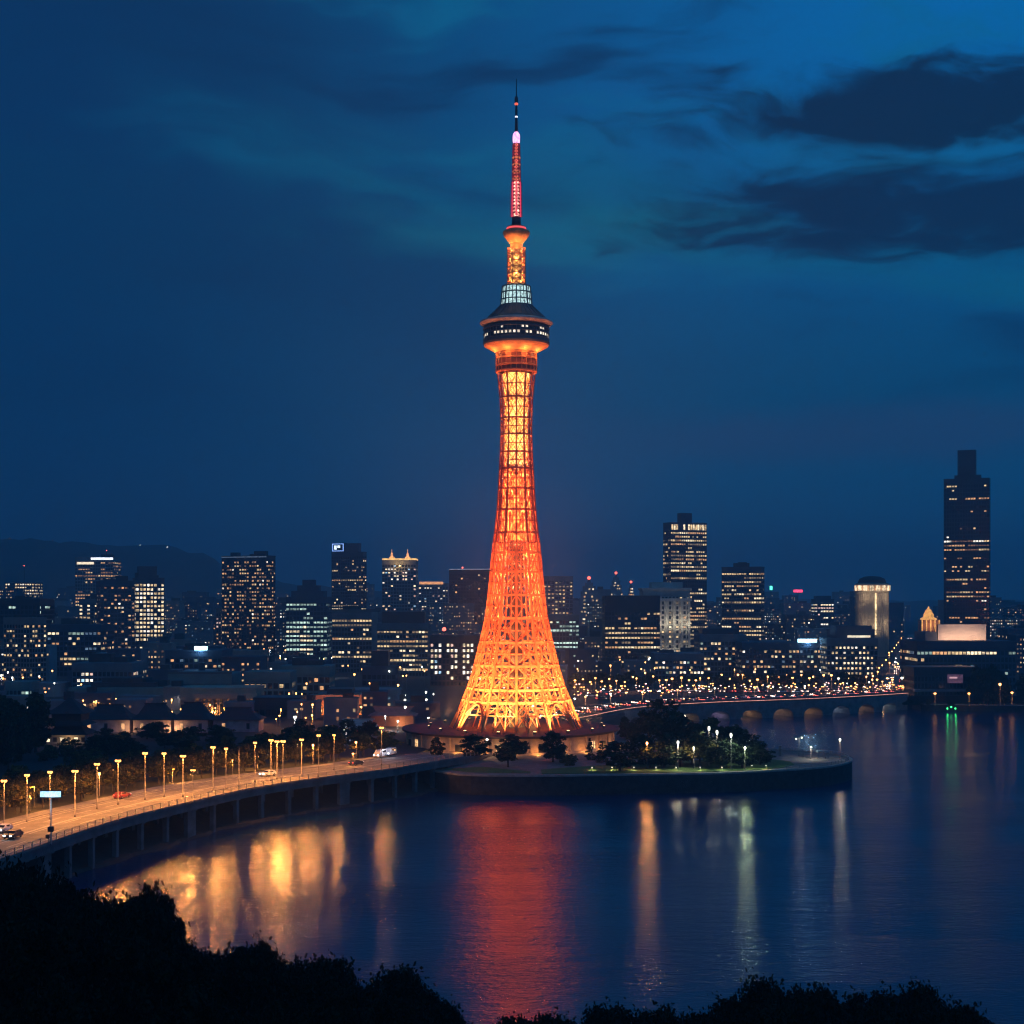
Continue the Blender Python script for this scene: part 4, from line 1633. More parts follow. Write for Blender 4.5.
for side in (right_side, left_side):
    for i in range(BL - 1):
        a, b = side[i], side[i + 1]
        za, zb = under(i), under(i + 1)
        m.face([bsh(a, za), bsh(b, zb), bsh(b, b.z), bsh(a, a.z)])
for i in range(BL - 1):
    za, zb = under(i), under(i + 1)
    m.face([bsh(right_side[i], za), bsh(left_side[i], za), bsh(left_side[i + 1], zb), bsh(right_side[i + 1], zb)])
m.build('arched_wall', M_brs, br)
m = MB()
o0, o1_ = offset(bpts, -.35), offset(bpts, 0.0)
for i in range(BL - 1):
    m.hexa([bsh(o0[i], o0[i].z - .5), bsh(o0[i + 1], o0[i + 1].z - .5), bsh(o1_[i + 1], o1_[i + 1].z - .5), bsh(o1_[i], o1_[i].z - .5),
            bsh(o0[i], o0[i].z), bsh(o0[i + 1], o0[i + 1].z), bsh(o1_[i + 1], o1_[i + 1].z), bsh(o1_[i], o1_[i].z)])
m.build('cornice', M_conc, br)
m = MB()
dk0, dk1 = offset(bpts, .3, .01), offset(bpts, BWd - .3, .01)
m.strip([bsh(p, p.z) for p in dk0], [bsh(p, p.z) for p in dk1])
m.build('deck', M_asph, br)
for dd in (0.0, BWd - .3):
    m = MB()
    a0, a1 = offset(bpts, dd), offset(bpts, dd + .3)
    for i in range(BL - 1):
        m.hexa([bsh(a0[i], a0[i].z), bsh(a0[i + 1], a0[i + 1].z), bsh(a1[i + 1], a1[i + 1].z), bsh(a1[i], a1[i].z),
                bsh(a0[i], a0[i].z + 1.0), bsh(a0[i + 1], a0[i + 1].z + 1.0), bsh(a1[i + 1], a1[i + 1].z + 1.0), bsh(a1[i], a1[i].z + 1.0)])
    m.build('parapet', M_conc, br)
m = MB()
a0 = offset(bpts, -.42)
for i in range(8, BL - 1):
    m.bar(bsh(a0[i], a0[i].z - .12), bsh(a0[i + 1], a0[i + 1].z - .12), .16)
m.build('added_edge_glow', emis('bridge_edge_glow', (1.0, 0.40, 0.28), 1.3, var=0.5, scale=0.5), br)  # glowing strip added for light trails and the lamplit parapet
# lamps under some arches
for c, w in ARCH:
    k_ = ARCH.index((c, w))
    p = bpts[min(BL - 1, c)]
    q_ = left_side[min(BL - 1, c)]
    col_ = [(1.0, .5, .2), (0.6, .75, 1.0), (1.0, .55, .3), (0.5, .85, 1.0), (1.0, .6, .3), (0.8, .6, 1.0), (1.0, .5, .2), (1.0, .55, .3)][k_ % 8]
    lamp_light(((p.x * .35 + q_.x * .65), (p.y * .35 + q_.y * .65), 3.2), 1100, col_, .2, name='arch_lamp')

M_pinkb = emis('rosy_lamp_light', (1.0, .46, .42), 6.0)
m = MB()
m.lathe([(.12, 4.1), (.26, 4.2), (.30, 4.4), (.24, 4.62)], 10)
gb['p'] = m.mesh('lamp_globe', M_pinkb)
# bridge lamps (globes on short posts)
k_ = 0
for p, a in along([q_ for q_ in offset(bpts, BWd - 1.0)], 10.5, 12.0):
    garden_lamp(p.x, p.y, p.z + .02, 5.2, 'globe street lamp along the far parapet of the arched bridge', 'lamps on the arched bridge', 'a' if k_ % 3 else 'w', 600 if k_ % 2 == 0 else 0, (1.0, .45, .18), 1.2, 'globe_lamp')
    k_ += 1

for p, a in along(offset(bpts, .15, 1.0), 5.2, 6.0):
    garden_lamp(p.x, p.y, p.z, 1.1, 'small lamp on the near parapet of the arched bridge', 'parapet lamps of the arched bridge', RT.choice('ap'), 0, SOD, .9, 'parapet_lamp')

# simple small cars for the far traffic
M_hl2 = emis('far_headlight', (1.0, 0.74, 0.60), 6.0)
M_tl2 = emis('far_tail_light', (1.0, 0.11, 0.07), 5.0)


def small_car(paint):
    m = MB()
    m.hexa([(-2.2, -.9, .35), (2.2, -.9, .35), (2.2, .9, .35), (-2.2, .9, .35), (-2.15, -.88, .95), (2.1, -.88, .9), (2.1, .88, .9), (-2.15, .88, .95)], 0)
    m.hexa([(-1.7, -.84, .95), (.95, -.84, .95), (.95, .84, .95), (-1.7, .84, .95), (-1.2, -.7, 1.45), (.4, -.7, 1.45), (.4, .7, 1.45), (-1.2, .7, 1.45)], 1)
    for sx in (-1.35, 1.4):
        for sy in (-.8, .8):
            m.rbox(sx, sy, 0.0, .62, .62, .22, 0, 2)
    for sy in (-.6, .6):
        m.box(2.06, 2.26, sy - .26, sy + .26, .55, .88, 3)
        m.box(-2.3, -2.12, sy - .26, sy + .26, .62, .92, 4)
    return m.mesh('small_car', [paint, M_glassd, M_tyre, M_hl2, M_tl2])


SCARS = [small_car(M_cw), small_car(M_cd), small_car(M_cr)]
RC = random.Random(12)
for lane, (d_l, dirn) in enumerate(((2.6, 0), (5.6, 0), (9.2, pi), (12.0, pi))):
    s_ = 8 + lane * 3.0
    lanep = offset(bpts, d_l, .03)
    pts = along(lanep, 1.0, 0.0)
    while s_ < len(pts) - 3:
        p, a = pts[int(s_)]
        o = link('car', SCARS[RC.randrange(3)], None, p)
        o.rotation_euler = (0, 0, a + dirn)
        tag(o, 'small car with its lights on in the dense evening traffic of the arched bridge', 'car', 'cars on the arched bridge')
        s_ += RC.uniform(6.5, 15)

# boulevard climbing away between the blocks on the right
B0, B1 = Vector((181, 716, 6.03)), Vector((537, 2000, 6.03))
bv = MB()
dirb = (B1 - B0).normalized()
nb = Vector((-dirb.y, dirb.x, 0))
bv.face([B0 + nb * 8, B0 - nb * 8, B1 - nb * 8, B1 + nb * 8])
tag(bv.build('boulevard', M_asph), kind='structure')
s_ = 12.0
while s_ < 1150:
    for ln_, dirn in ((-6, 0), (-2.6, 0), (2.6, pi), (6, pi)):
        if RC.random() < .62:
            p = B0 + dirb * (s_ + RC.uniform(-9, 9)) + nb * (ln_ + RC.uniform(-.8, .8))
            o = link('car', SCARS[RC.randrange(3)], None, (p.x, p.y, 6.05))
            o.rotation_euler = (0, 0, atan2(dirb.y, dirb.x) + dirn)
            tag(o, 'small car with glowing lights on the boulevard climbing between the blocks', 'car', 'cars on the boulevard')
    s_ += 18 + s_ * .05
s_ = 20.0
k_ = 0
while s_ < 900:
    for sd in (-9.5, 9.5):
        p = B0 + dirb * s_ + nb * sd
        garden_lamp(p.x, p.y, 6.0, 7.5, 'amber globe lamp lining the boulevard between the blocks', 'lamps of the boulevard', 'a', 1200 if k_ % 3 == 0 else 0, SOD, 1.3, 'globe_lamp')
        k_ += 1
    s_ += 84

# waterfront avenue behind the bridge: trees, lamps, people-height clutter of lights
for i in range(46):
    px = RT.uniform(572, 905)
    D = RT.uniform(755, 800)
    x = P(px, D)
    if abs((x - B0.x) * nb.x + (D - B0.y) * nb.y) < 15:
        continue
    tree(('park%d' % (i % 4)), x, D, 6, RT.uniform(5, 8), RT.uniform(3.0, 4.6), 'street tree along the lit waterfront avenue behind the arched bridge', 'trees of the waterfront avenue')
for i in range(46):
    px = 574 + i * 7.1 + RT.uniform(-2.5, 2.5)
    D = RT.uniform(742, 785)
    x = P(px, D)
    c_ = RT.random()
    garden_lamp(x, D, 6.0, RT.uniform(5, 9), 'globe lamp of the crowded waterfront avenue behind the arched bridge', 'lamps of the waterfront avenue', 'w' if c_ < .12 else 'a',
                1500 if i % 3 == 0 else 0, SOD if c_ > .12 else (1.0, .8, .6), RT.uniform(1.1, 2.1), 'globe_lamp')
for i in range(60):
    px = RT.uniform(574, 900)
    D = RT.uniform(742, 752) if px > 640 else RT.uniform(690, 745)
    o = link('car', SCARS[RC.randrange(3)], None, (P(px, D), D, 6.03))
    o.rotation_euler = (0, 0, RC.choice((0, pi)) + 0.35)
    tag(o, 'small car with its lights on along the waterfront avenue behind the bridge', 'car', 'cars on the waterfront avenue')

for i in range(210):
    px = RT.uniform(574, 904)
    D = RT.uniform(738, 775) if px > 690 else RT.uniform(690, 770)
    x = P(px, D)
    garden_lamp(x, D, 6.0, RT.uniform(1.6, 4.2), 'small low lamp among the stalls and trees of the waterfront avenue', 'low lamps of the waterfront avenue', RT.choice('ppwaaaa'), 0, SOD, RT.uniform(.8, 1.6), 'stall_lamp')

# ------------------------------------------------------------------ excursion boats by the bridge
M_hull = mat('boat_hull', (0.5, 0.5, 0.52), 0.5)


def boat(x, y, rz, L, label, ec, es):
    o = thing('excursion_boat', label, 'boat', (x, y, 0), rz)
    m = MB()
    w = L * .16
    m.hexa([(-L / 2, -w, -.3), (L * .32, -w, -.3), (L * .32, w, -.3), (-L / 2, w, -.3), (-L / 2, -w * 1.15, 1.0), (L * .38, -w * 1.15, 1.1), (L * .38, w * 1.15, 1.1), (-L / 2, w * 1.15, 1.0)])
    m.hexa([(L * .32, -w, -.3), (L * .45, -.1, 0), (L * .45, .1, 0), (L * .32, w, -.3), (L * .38, -w * 1.15, 1.1), (L * .55, -.15, 1.5), (L * .55, .15, 1.5), (L * .38, w * 1.15, 1.1)])
    m.build('hull', M_hull, o)
    m = MB()
    m.box(-L * .42, L * .25, -w * .85, w * .85, 1.0, 2.7)
    cb = m.build('cabin', M_cw, o)
    for i in range(6):
        for s_ in (-1, 1):
            x0 = -L * .40 + i * L * .108
            m = MB()
            m.box(x0, x0 + L * .085, s_ * (w * .85 + .02) - .03, s_ * (w * .85 + .02) + .03, 1.5, 2.4)
            m.build('window', emis('boat_light_%s' % label.split()[0], ec, es), cb)
    m = MB()
    m.box(-L * .45, L * .28, -w * .95, w * .95, 2.7, 2.85)
    m.box(-L * .1, L * .12, -w * .5, w * .5, 2.85, 4.0)
    m.build('roof', M_cw, o)
    lamp_light((x, y - w * 2.4, 2.6), 300, ec, .3, name='boat_light')
    return o


boat(*G(646, 729, 0), 0.5, 14, 'white lit boat moored behind the big round tree near the bridge', (1.0, .85, .65), 3.0)
boat(P(692, 655), 655, 0.6, 15, 'cream lit boat under the bridge arch above the island clump', (1.0, .8, .6), 3.5)
boat(P(731, 690), 690, 0.7, 14, 'rosy lit boat behind the bridge arch, reddest of the boats', (1.0, .35, .25), 2.5)
boat(P(798, 712), 712, 0.6, 15, 'pale blue lit boat behind the bridge arches', (.5, .8, 1.0), 2.5)
boat(P(838, 722), 722, 0.6, 16, 'violet lit boat behind the widest lit bridge arch', (.7, .6, 1.0), 4.0)
boat(P(880, 716), 716, 0.5, 13, 'amber lit boat beside the far end of the bridge', (1.0, .5, .2), 3.5)

# ------------------------------------------------------------------ right bank quay
qw = thing('quay_wall', 'dark stone quay wall along the far right bank', 'wall', (240, 696, 0))
m = MB()
qp = [Vector((193, 705.4, 0)), Vector((250, 696.2, 0)), Vector((420, 693.2, 0)), Vector((800, 690.5, 0))]
for a, b in zip(qp, qp[1:]):
    m.bar((a.x - 240, a.y - 696, .8), (b.x - 240, b.y - 696, .8), .8, 0, 4.0)
m.build('wall_face', M_wall, qw)
m = MB()
for a, b in zip(qp, qp[1:]):
    m.bar((a.x - 240, a.y - 696, 2.95), (b.x - 240, b.y - 696, 2.95), 1.1, 0, .3)
m.build('coping', M_cap, qw)
for i in range(20):
    px = RT.uniform(974, 1040)
    D = RT.uniform(703, 716)
    tree('dark%d' % (i % 3), P(px, D), D, 2.6, RT.uniform(8, 17), RT.uniform(3.5, 5.5), 'dark tree on the far right bank beside the office block', 'trees of the far right bank')
for i in range(10):
    px = RT.uniform(905, 960)
    tree('dark%d' % (i % 3), P(px, 702), 702, 2.6, RT.uniform(1.6, 2.8), RT.uniform(1.2, 2), 'low dark tree before the lit terrace on the far bank', 'trees before the terrace')
for px, py, c_, pw, lc, lab in ((969, 694, 'a', 700, SOD, 'amber lamp at the end of the terrace on the far bank'), (1000, 684, 'a', 350, SOD, 'amber lamp high among dark trees of the far bank'),
                                (1012, 693, 'a', 800, SOD, 'amber lamp low among dark trees near the edge of the view'), (903, 688, 'a', 400, SOD, 'amber lamp at the bridge head on the far bank'),
                                (935, 694, 'a', 150, SOD, 'dim amber lamp in the middle of the terrace'), (902, 678, 'w', 250, (.5, 1.0, .85), 'teal white lamp at the corner of the boulevard')):
    D = 699.5 if px > 903 else 728
    x = P(px, D)
    zg = 2.6 if px > 903 else 6.0
    garden_lamp(x, D, zg, Z(py, D) - zg + .8, lab, 'lamps of the far right bank', c_, pw, lc, 2.0)
M_gr = emis('green_marker_light', (0.05, 1.0, 0.22), 5.0)
for i, px in enumerate((947, 951, 955)):
    o = thing('marker_light', ['green marker light on the quay wall, farthest from the corner', 'green marker light on the quay wall, between two others', 'green marker light on the quay wall, nearest the corner'][i][:90], 'marker light', (P(px, 694.5), 694.2, 1.6 + .7 * (i % 2)), 0, 'green lights on the quay')
    m = MB()
    m.box(-.12, .12, -.1, .5, -.5, .12)
    m.build('bracket', M_dark, o)
    m = MB()
    m.ball(0, -.25, 0.2, .38)
    m.build('lens', M_gr, o)
    if i != 1:
        lamp_light((P(px, 694) , 692.6, 2.0), 70, (.05, 1.0, .25), .3, name='marker_glow')

# ------------------------------------------------------------------ city
GZ = 6.0
WIN = {}
for nm, c_, s_ in (('orange_dim', (1.0, .46, .18), .22), ('orange', (1.0, .50, .21), .80), ('yellow', (1.0, .68, .33), .95), ('yellow_dim', (1.0, .66, .34), .26), ('cream', (1.0, .76, .46), 1.5),
                   ('white', (1.0, .88, .72), 1.6), ('mint', (.72, 1.0, .84), 1.0), ('mint_dim', (.72, 1.0, .84), .35), ('blue', (.45, .75, 1.0), 1.0), ('blue_dim', (.45, .70, 1.0), .25), ('red', (1.0, .12, .08), 1.6), ('pink', (1.0, .62, .50), .9)):
    WIN[nm] = emis('window_light_' + nm, c_, s_, var=.75, scale=.33)
UNIT = {}
for nm in WIN:
    m = MB()
    m.box(-.5, .5, -.5, .5, -.5, .5)
    UNIT[nm] = m.mesh('window', WIN[nm])
PAL = {'orange': (('orange', .5), ('orange_dim', .3), ('yellow', .15), ('white', .05)),
       'warm': (('yellow', .4), ('yellow_dim', .3), ('orange', .2), ('cream', .1)),
       'bright': (('cream', .5), ('yellow', .35), ('white', .15)),
       'mint': (('mint', .6), ('mint_dim', .25), ('cream', .15)),
       'white': (('white', .35), ('cream', .35), ('pink', .2), ('blue', .1)),
       'mixed': (('yellow', .3), ('orange', .25), ('cream', .15), ('white', .1), ('blue_dim', .1), ('mint_dim', .1)),
       'rose': (('pink', .5), ('white', .3), ('orange', .2))}


def facade(name, col, glass=(0.014, 0.020, 0.032), rough=0.8):
    return mat(name, col, rough, scale=.15, var=.18)


FC = {'navy': facade('facade_navy', (0.065, 0.080, 0.115)), 'black': facade('facade_black', (0.030, 0.036, 0.050), rough=.4), 'grey': facade('facade_grey', (0.26, 0.27, 0.29)),
      'pink': facade('facade_pink_grey', (0.27, 0.20, 0.185)), 'pale': facade('facade_pale_stone', (0.42, 0.41, 0.38)), 'brown': facade('facade_brown', (0.15, 0.07, 0.07)),
      'mid': facade('facade_mid_grey', (0.15, 0.165, 0.19)), 'teal': facade('facade_teal_grey', (0.15, 0.22, 0.21)), 'tan': facade('facade_tan', (0.38, 0.30, 0.22)), 'rose': facade('facade_rose', (0.32, 0.17, 0.13))}
M_gl = mat('curtain_glass', (0.014, 0.020, 0.032), 0.15, scale=.1, spec=.7)
M_rf = mat('flat_roof', (0.05, 0.052, 0.058), .9, scale=.3)
TAKEN = []
NWIN = [0]


def pick(R, pal):
    u = R.random()
    for nm, w in PAL[pal]:
        u -= w
        if u <= 0:
            return nm
    return PAL[pal][0][0]


def tower_block(label, x0, x1, yt, D, fc='navy', pal='orange', p=0.3, style='scatter', side=0.0, fh=3.7, cw=3.2, seed=None, roof='plant', margin=1, rows=None,
                pier=.22, slab=.30, wh=.44, ww=.64, name='office_tower', cat='building', zb=None, extra=None, group=None, skiptop=0, maxparts=100, depth=None):
    """a block whose front is seen between pixel columns x0 and x1, its roof at row yt, its middle at distance D"""
    R = random.Random(seed if seed is not None else hash((x0, x1, yt)) & 0xffff)
    Wp = (x1 - x0) / F * D
    zb_ = GZ if zb is None else zb
    zt = Z(yt, D)
    Hh = zt - zb_
    if side == 0:
        w, d, th = Wp, (depth or min(Wp, 30)), 0.0
    else:
        th = radians(24) * (1 if side < 0 else -1)           # negative: left flank seen
        w = Wp * (1 - abs(side)) / cos(th)
        d = Wp * abs(side) / abs(sin(th))
    cx = P((x0 + x1) / 2, D)
    TAKEN.append((cx, D + (d / 2 if side == 0 else 0), max(w, d) * .62))
    o = thing(name, label, cat, (cx, D + (d / 2 if side == 0 else 0), zb_), th, group)
    fm = FC[fc]
    fh, cw = fh * .80, cw * .74
    nf = max(2, int(Hh / fh))
    fh = Hh / nf
    nc = max(2, int(w / cw))
    cwx = w / nc
    nd = max(1, int(d / cw))
    cwy = d / nd
    m = MB()
    m.box(-w / 2 + .3, w / 2 - .3, -d / 2 + .3, d / 2 - .3, 0, Hh - .4)
    m.build('glazing', M_gl, o)
    m = MB()
    sh_, pw = fh * slab, cwx * pier
    for k in range(nf + 1):
        z = k * fh
        z0, z1 = max(0, z - sh_ / 2), min(Hh, z + sh_ / 2)
        if k >= nf - margin + 1:
            z0 = max(0, z - fh)
        m.box(-w / 2 + .06, w / 2 - .06, -d / 2 + .06, d / 2 - .06, z0, z1)
    for i in range(nc + 1):
        x = -w / 2 + i * cwx
        m.box(max(-w / 2, x - pw / 2), min(w / 2, x + pw / 2), -d / 2, -d / 2 + .32, 0, Hh)
    for sx in (-1, 1):
        for i in range(nd + 1):
            y = -d / 2 + i * cwy
            xa, xb = (w / 2 - .32, w / 2) if sx > 0 else (-w / 2, -w / 2 + .32)
            m.box(xa, xb, max(-d / 2 + .33, y - pw / 2), min(d / 2, y + pw / 2), 0, Hh - .01)
    m.box(-w / 2 - .12, w / 2 + .12, -d / 2 - .12, d / 2 + .12, Hh - .02, Hh + .9)
    m.build('facade', fm, o)
    # roof plant
    if roof:
        m = MB()
        if roof == 'plant':
            for q_ in range(R.randint(1, 3)):
                a, b = R.uniform(.15, .4) * w, R.uniform(.2, .5) * d
                x = R.uniform(-.3, .3) * w
                m.box(x - a / 2, x + a / 2, -b / 2 + q_ * .3, b / 2 + q_ * .3, Hh + .85, Hh + R.uniform(2.2, 5.5))
        m.build('roof_plant', M_rf, o) if m.v else None
    # lit windows
    lit = []
    faces = [('f', nc, cwx)]
    if side:
        faces.append(('r' if side > 0 else 'l', nd, cwy))
    elif abs(cx) > 60:
        faces.append(('l' if cx > 0 else 'r', nd, cwy))
    for fk, n, cw_ in faces:
        for k in range(1 if zb is None else 0, nf - margin - skiptop):
            u = (k + .5) / nf
            pr = p(u) if callable(p) else p
            if style == 'rows':
                h_ = R.random()
                pr = pr * (2.6 if h_ < .28 else (.95 if h_ < .6 else .3))
            if rows:
                pr = rows(u, k, pr)
            i = 0
            while i < n:
                if style == 'cols' and (i % 4) in (3,):
                    i += 1
                    continue
                if R.random() < pr:
                    run = 1
                    if style == 'rows':
                        while i + run < n and run < 4 and R.random() < min(.85, pr + .2):
                            run += 1
                    mt = pick(R, pal)
                    lit.append((fk, k, i, run, cw_, n, mt))
                    i += run
                else:
                    i += 1
    R.shuffle(lit)
    lit.sort(key=lambda q_: -q_[3])
    rest = MB()
    rm = {}
    for q_, (fk, k, i, run, cw_, n, mt) in enumerate(lit):
        L = run * cw_ - cw_ * (1 - ww)
        h = fh * wh * R.uniform(.85, 1.1)
        z = (k + .5) * fh
        c = (i + run / 2.0) * cw_
        if fk == 'f':
            pos, dim = (-w / 2 + c, -d / 2 + .26, z), (L, .12, h)
        elif fk == 'r':
            pos, dim = (w / 2 - .26, -d / 2 + c, z), (.12, L, h)
        else:
            pos, dim = (-w / 2 + .26, -d / 2 + c, z), (.12, L, h)
        if q_ < maxparts:
            wo_ = link('window', UNIT[mt], o, pos)
            wo_.scale = dim
            NWIN[0] += 1
        else:
            kx = rm.setdefault(mt, len(rm))
            rest.box(pos[0] - dim[0] / 2, pos[0] + dim[0] / 2, pos[1] - dim[1] / 2, pos[1] + dim[1] / 2, pos[2] - dim[2] / 2, pos[2] + dim[2] / 2, kx)
    if rest.v:
        tag(rest.build('lit_windows', [WIN[a] for a in rm], o), kind='stuff')
    if extra:
        extra(o, w, d, Hh, R)
    return o


def roofbox(x0f, x1f, h, mt='mid', nm='roof_house', z0=.88):
    def f(o, w, d, Hh, R):
        m = MB()
        m.box(x0f * w, x1f * w, -d * .3, d * .35, Hh + z0, Hh + h)
        m.build(nm, FC[mt], o)
    return f


def beacon(xf, h, col='red', r=.55):
    def f(o, w, d, Hh, R):
        m = MB()
        m.bar((xf * w, 0, Hh + .5), (xf * w, 0, Hh + h), .35)
        ma = m.build('mast', M_dark, o)
        m = MB()
        m.ball(xf * w, 0, Hh + h + r, r)
        m.build('beacon', emis('roof_beacon_' + col, (1, .12, .08) if col == 'red' else (1, .9, .8), 4.5), ma)
    return f


def band(z0, h, col, s_, x0f=-.5, x1f=.5, nm='light_band', out=.25):
    def f(o, w, d, Hh, R):
        m = MB()
        m.box(x0f * w - (.1 if x0f <= -.5 else 0), x1f * w + (.1 if x1f >= .5 else 0), -d / 2 - out, -d / 2 - .13, Hh + z0, Hh + z0 + h)
        m.build(nm, emis('%s_%d_%d_%d' % (nm, col[0] * 99, col[1] * 99, col[2] * 99), col, s_, var=.25, scale=.3), o)
    return f


def many(*fs):
    def f(*a):
        for g in fs:
            g(*a)
    return f


# ---- left part
tower_block('far low block with a brightly lit top storey and a thin mast', 5, 34, 583, 1500, 'mid', 'bright', lambda u: .8 if u > .82 else .12, margin=0, extra=beacon(.0, 17), roof=None)
tower_block('black flat topped block behind the pinkish slab, faint green windows', -8, 40, 600, 930, 'black', 'mint', .10, 'rows', seed=4)
tower_block('pinkish grey apartment slab with scattered windows and a glowing glass foot', 4, 46, 619, 800, 'pink', 'warm', .30, side=.2, fh=3.1, cw=2.6, seed=8, margin=1)
tower_block('pale twin topped tower with a white lit roof edge below the hill crest', 75, 113, 558, 1420, 'grey', 'orange', lambda u: .34 if u > .5 else .2, 'rows', side=.0, seed=3,
            extra=many(band(-1.6, 2.0, (.85, .9, 1.0), 2.4, -.08, .5), band(-6, 2.2, (1, .8, .55), 1.6, -.45, .0), beacon(.22, 7)))
tower_block('slim block of golden windows below the twin topped tower', 79, 98, 600, 1180, 'mid', 'bright', .62, seed=5, cw=3.6)
tower_block('dark tower with scattered orange windows, touching the bright yellow windowed one', 95, 136, 582, 1130, 'navy', 'orange', .36, seed=6, side=-.25)
tower_block('dark tower whose flank blazes with rows of pale yellow windows', 132, 165, 579, 1190, 'navy', 'bright', lambda u: .86 if u > .22 else .3, side=-.22, seed=7, fh=4.0, cw=3.4, wh=.55, extra=roofbox(-.36, .26, 10, 'navy'))
tower_block('wide dark block with a few green lit offices behind the low white roof', 47, 101, 626, 900, 'navy', 'mixed', .22, 'rows', seed=9)
tower_block('broad dark high rise with dense orange windows and a flat roof', 221, 276, 557, 1220, 'black', 'orange', lambda u: .50 if u > .3 else .3, side=.12, seed=10, fh=3.7, cw=3.1, roof='plant', extra=band(-.6, .8, (.25, .35, .5), .35))
tower_block('thin strip tower with a rosy lit edge against the broad orange windowed high rise', 216, 221, 609, 1150, 'rose', 'rose', .5, seed=11, cw=2.0, roof=None)


def stepped(o, w, d, Hh, R):
    m = MB()
    for k, (f_, h0, h1) in enumerate(((.78, .88, 5), (.52, 5, 9), (.3, 9, 13))):
        m.box(-w * f_ / 2, w * f_ / 2, -d * f_ / 2, d * f_ / 2, Hh + h0, Hh + h1)
    m.build('stepped_roof', FC['navy'], o)


tower_block('tower with a stepped roof and a middle band of mint white office floors', 286, 327, 598, 1060, 'navy', 'mint', lambda u: .16, 'rows', seed=12, fh=3.9, extra=stepped, roof=None,
            rows=lambda u, k, pr: .92 if .50 < u < .68 else (.62 if .2 < u <= .5 else (.35 if u > .8 else .15)), ww=.9)


def logo_top(o, w, d, Hh, R):
    m = MB()
    m.box(-w * .08, w * .34, -d * .4, d * .4, Hh + .88, Hh + 9)
    m.build('roof_house', FC['navy'], o)
    m = MB()
    m.box(-w * .48, -w * .10, -d / 2 - .1, d * .3, Hh + .92, Hh + 9.5)
    bx = m.build('sign_box', M_dark, o)
    m = MB()
    x0, x1, z0, z1 = -w * .47, -w * .11, Hh + 1.6, Hh + 8.8
    for a in ((x0, x1, z0, z0 + .7), (x0, x1, z1 - .7, z1), (x0, x0 + .8, z0 + .71, z1 - .71), (x1 - .8, x1, z0 + .71, z1 - .71)):
        m.box(a[0], a[1], -d / 2 - .5, -d / 2 - .12, a[2], a[3])
    m.build('sign_frame', emis('sign_blue', (.25, .45, 1.0), 1.6), bx)
    m = MB()
    m.box(x0 + 2.2, x0 + 4.6, -d / 2 - .5, -d / 2 - .12, z0 + 1.6, z0 + 5.4)
    m.box(x0 + 5.6, x0 + 8.4, -d / 2 - .5, -d / 2 - .12, z0 + 3.2, z0 + 5.4)
    m.build('sign_glyph', emis('sign_pale', (.7, .85, 1.0), 2.2), bx)


tower_block('dark blue tower with a framed blue sign on its roof corner', 331, 367, 553, 1400, 'navy', 'warm', .12, 'rows', side=.08, seed=13, extra=logo_top, roof=None,
            rows=lambda u, k, pr: .6 if k % 9 in (3, 4) and u < .75 else pr)


def gold_crown(o, w, d, Hh, R):
    m = MB()
    m.box(-w * .50, w * .50, -d * .50, d * .50, Hh + .92, Hh + 2.4)
    Mg = emis('gold_crown_floodlit', (1.0, .56, .17), 1.4, var=.4, scale=.2)  # floodlighting of crown and spires put into their own emission
    cr_ = m.build('crown', Mg, o)
    for xf in (-.25, .22):
        m = MB()
        m.lathe([(2.6, Hh + 2.4), (2.4, Hh + 4), (1.1, Hh + 4.5), (1.0, Hh + 7), (.25, Hh + 8), (.2, Hh + 11)], 8, xf * w, 0)
        m.build('spire', emis('gold_spire_floodlit', (1.0, .42, .14), 1.5, var=.5, scale=.4), cr_)
    lamp_light((o.location.x, o.location.y - d * .75, o.location.z + Hh - 4), 5000, (1.0, .6, .2), .5, name='crown_lamp')


tower_block('grey tower with a glowing gold roof and two small spires', 382, 416, 561, 1350, 'grey', 'white', .16, seed=14, extra=gold_crown, roof=None,
            rows=lambda u, k, pr: .4 if .78 < u < .92 else pr)
tower_block('far hazy block with an orange lit roof line', 416, 448, 584, 1720, 'grey', 'white', .30, seed=15, cw=4.0, extra=band(-.4, 3.0, (1, .42, .16), 1.3, -.4, .35), roof=None)
tower_block('plain dark slab with a pale roof edge and red beacon', 449, 492, 570, 1320, 'black', 'orange', lambda u: .25 if u < .45 else .02, seed=16, extra=many(band(.3, .7, (.5, .55, .75), .5), beacon(-.2, 1.6, 'red', .8)), roof=None)


def end_wall(xf0, xf1, mt):
    def f(o, w, d, Hh, R):
        m = MB()
        m.box(xf0 * w, xf1 * w, -d / 2 - .35, -d / 2 - .13, 0, Hh + 1.2)
        m.build('end_wall', FC[mt], o)
    return f


tower_block('mid grey office block with a pale end wall and yellow window rows', 332, 378, 614, 950, 'mid', 'warm', .50, 'rows', seed=17, fh=3.5, cw=2.5, ww=.85, extra=many(end_wall(.36, .5, 'grey'), band(.95, 2.2, (.02, .03, .05), .02)), side=0)
tower_block('office block with yellow green window rows under a dark mansard top', 377, 428, 625, 900, 'mid', 'warm', .58, 'rows', seed=18, fh=3.5, cw=2.5, ww=.85, extra=roofbox(-.42, .42, 8, 'black'), roof=None)
tower_block('small dark office cube before the mansard topped block', 362, 396, 668, 800, 'navy', 'white', .28, seed=19, extra=roofbox(-.25, .25, 9, 'black'), roof=None)
tower_block('red brown block with columns of white windows beside the tower foot', 430, 482, 637, 800, 'brown', 'white', .62, 'cols', seed=20, fh=3.3, cw=2.7, extra=beacon(-.25, 2.8, 'red', 1.1), roof=None, wh=.55, ww=.6)
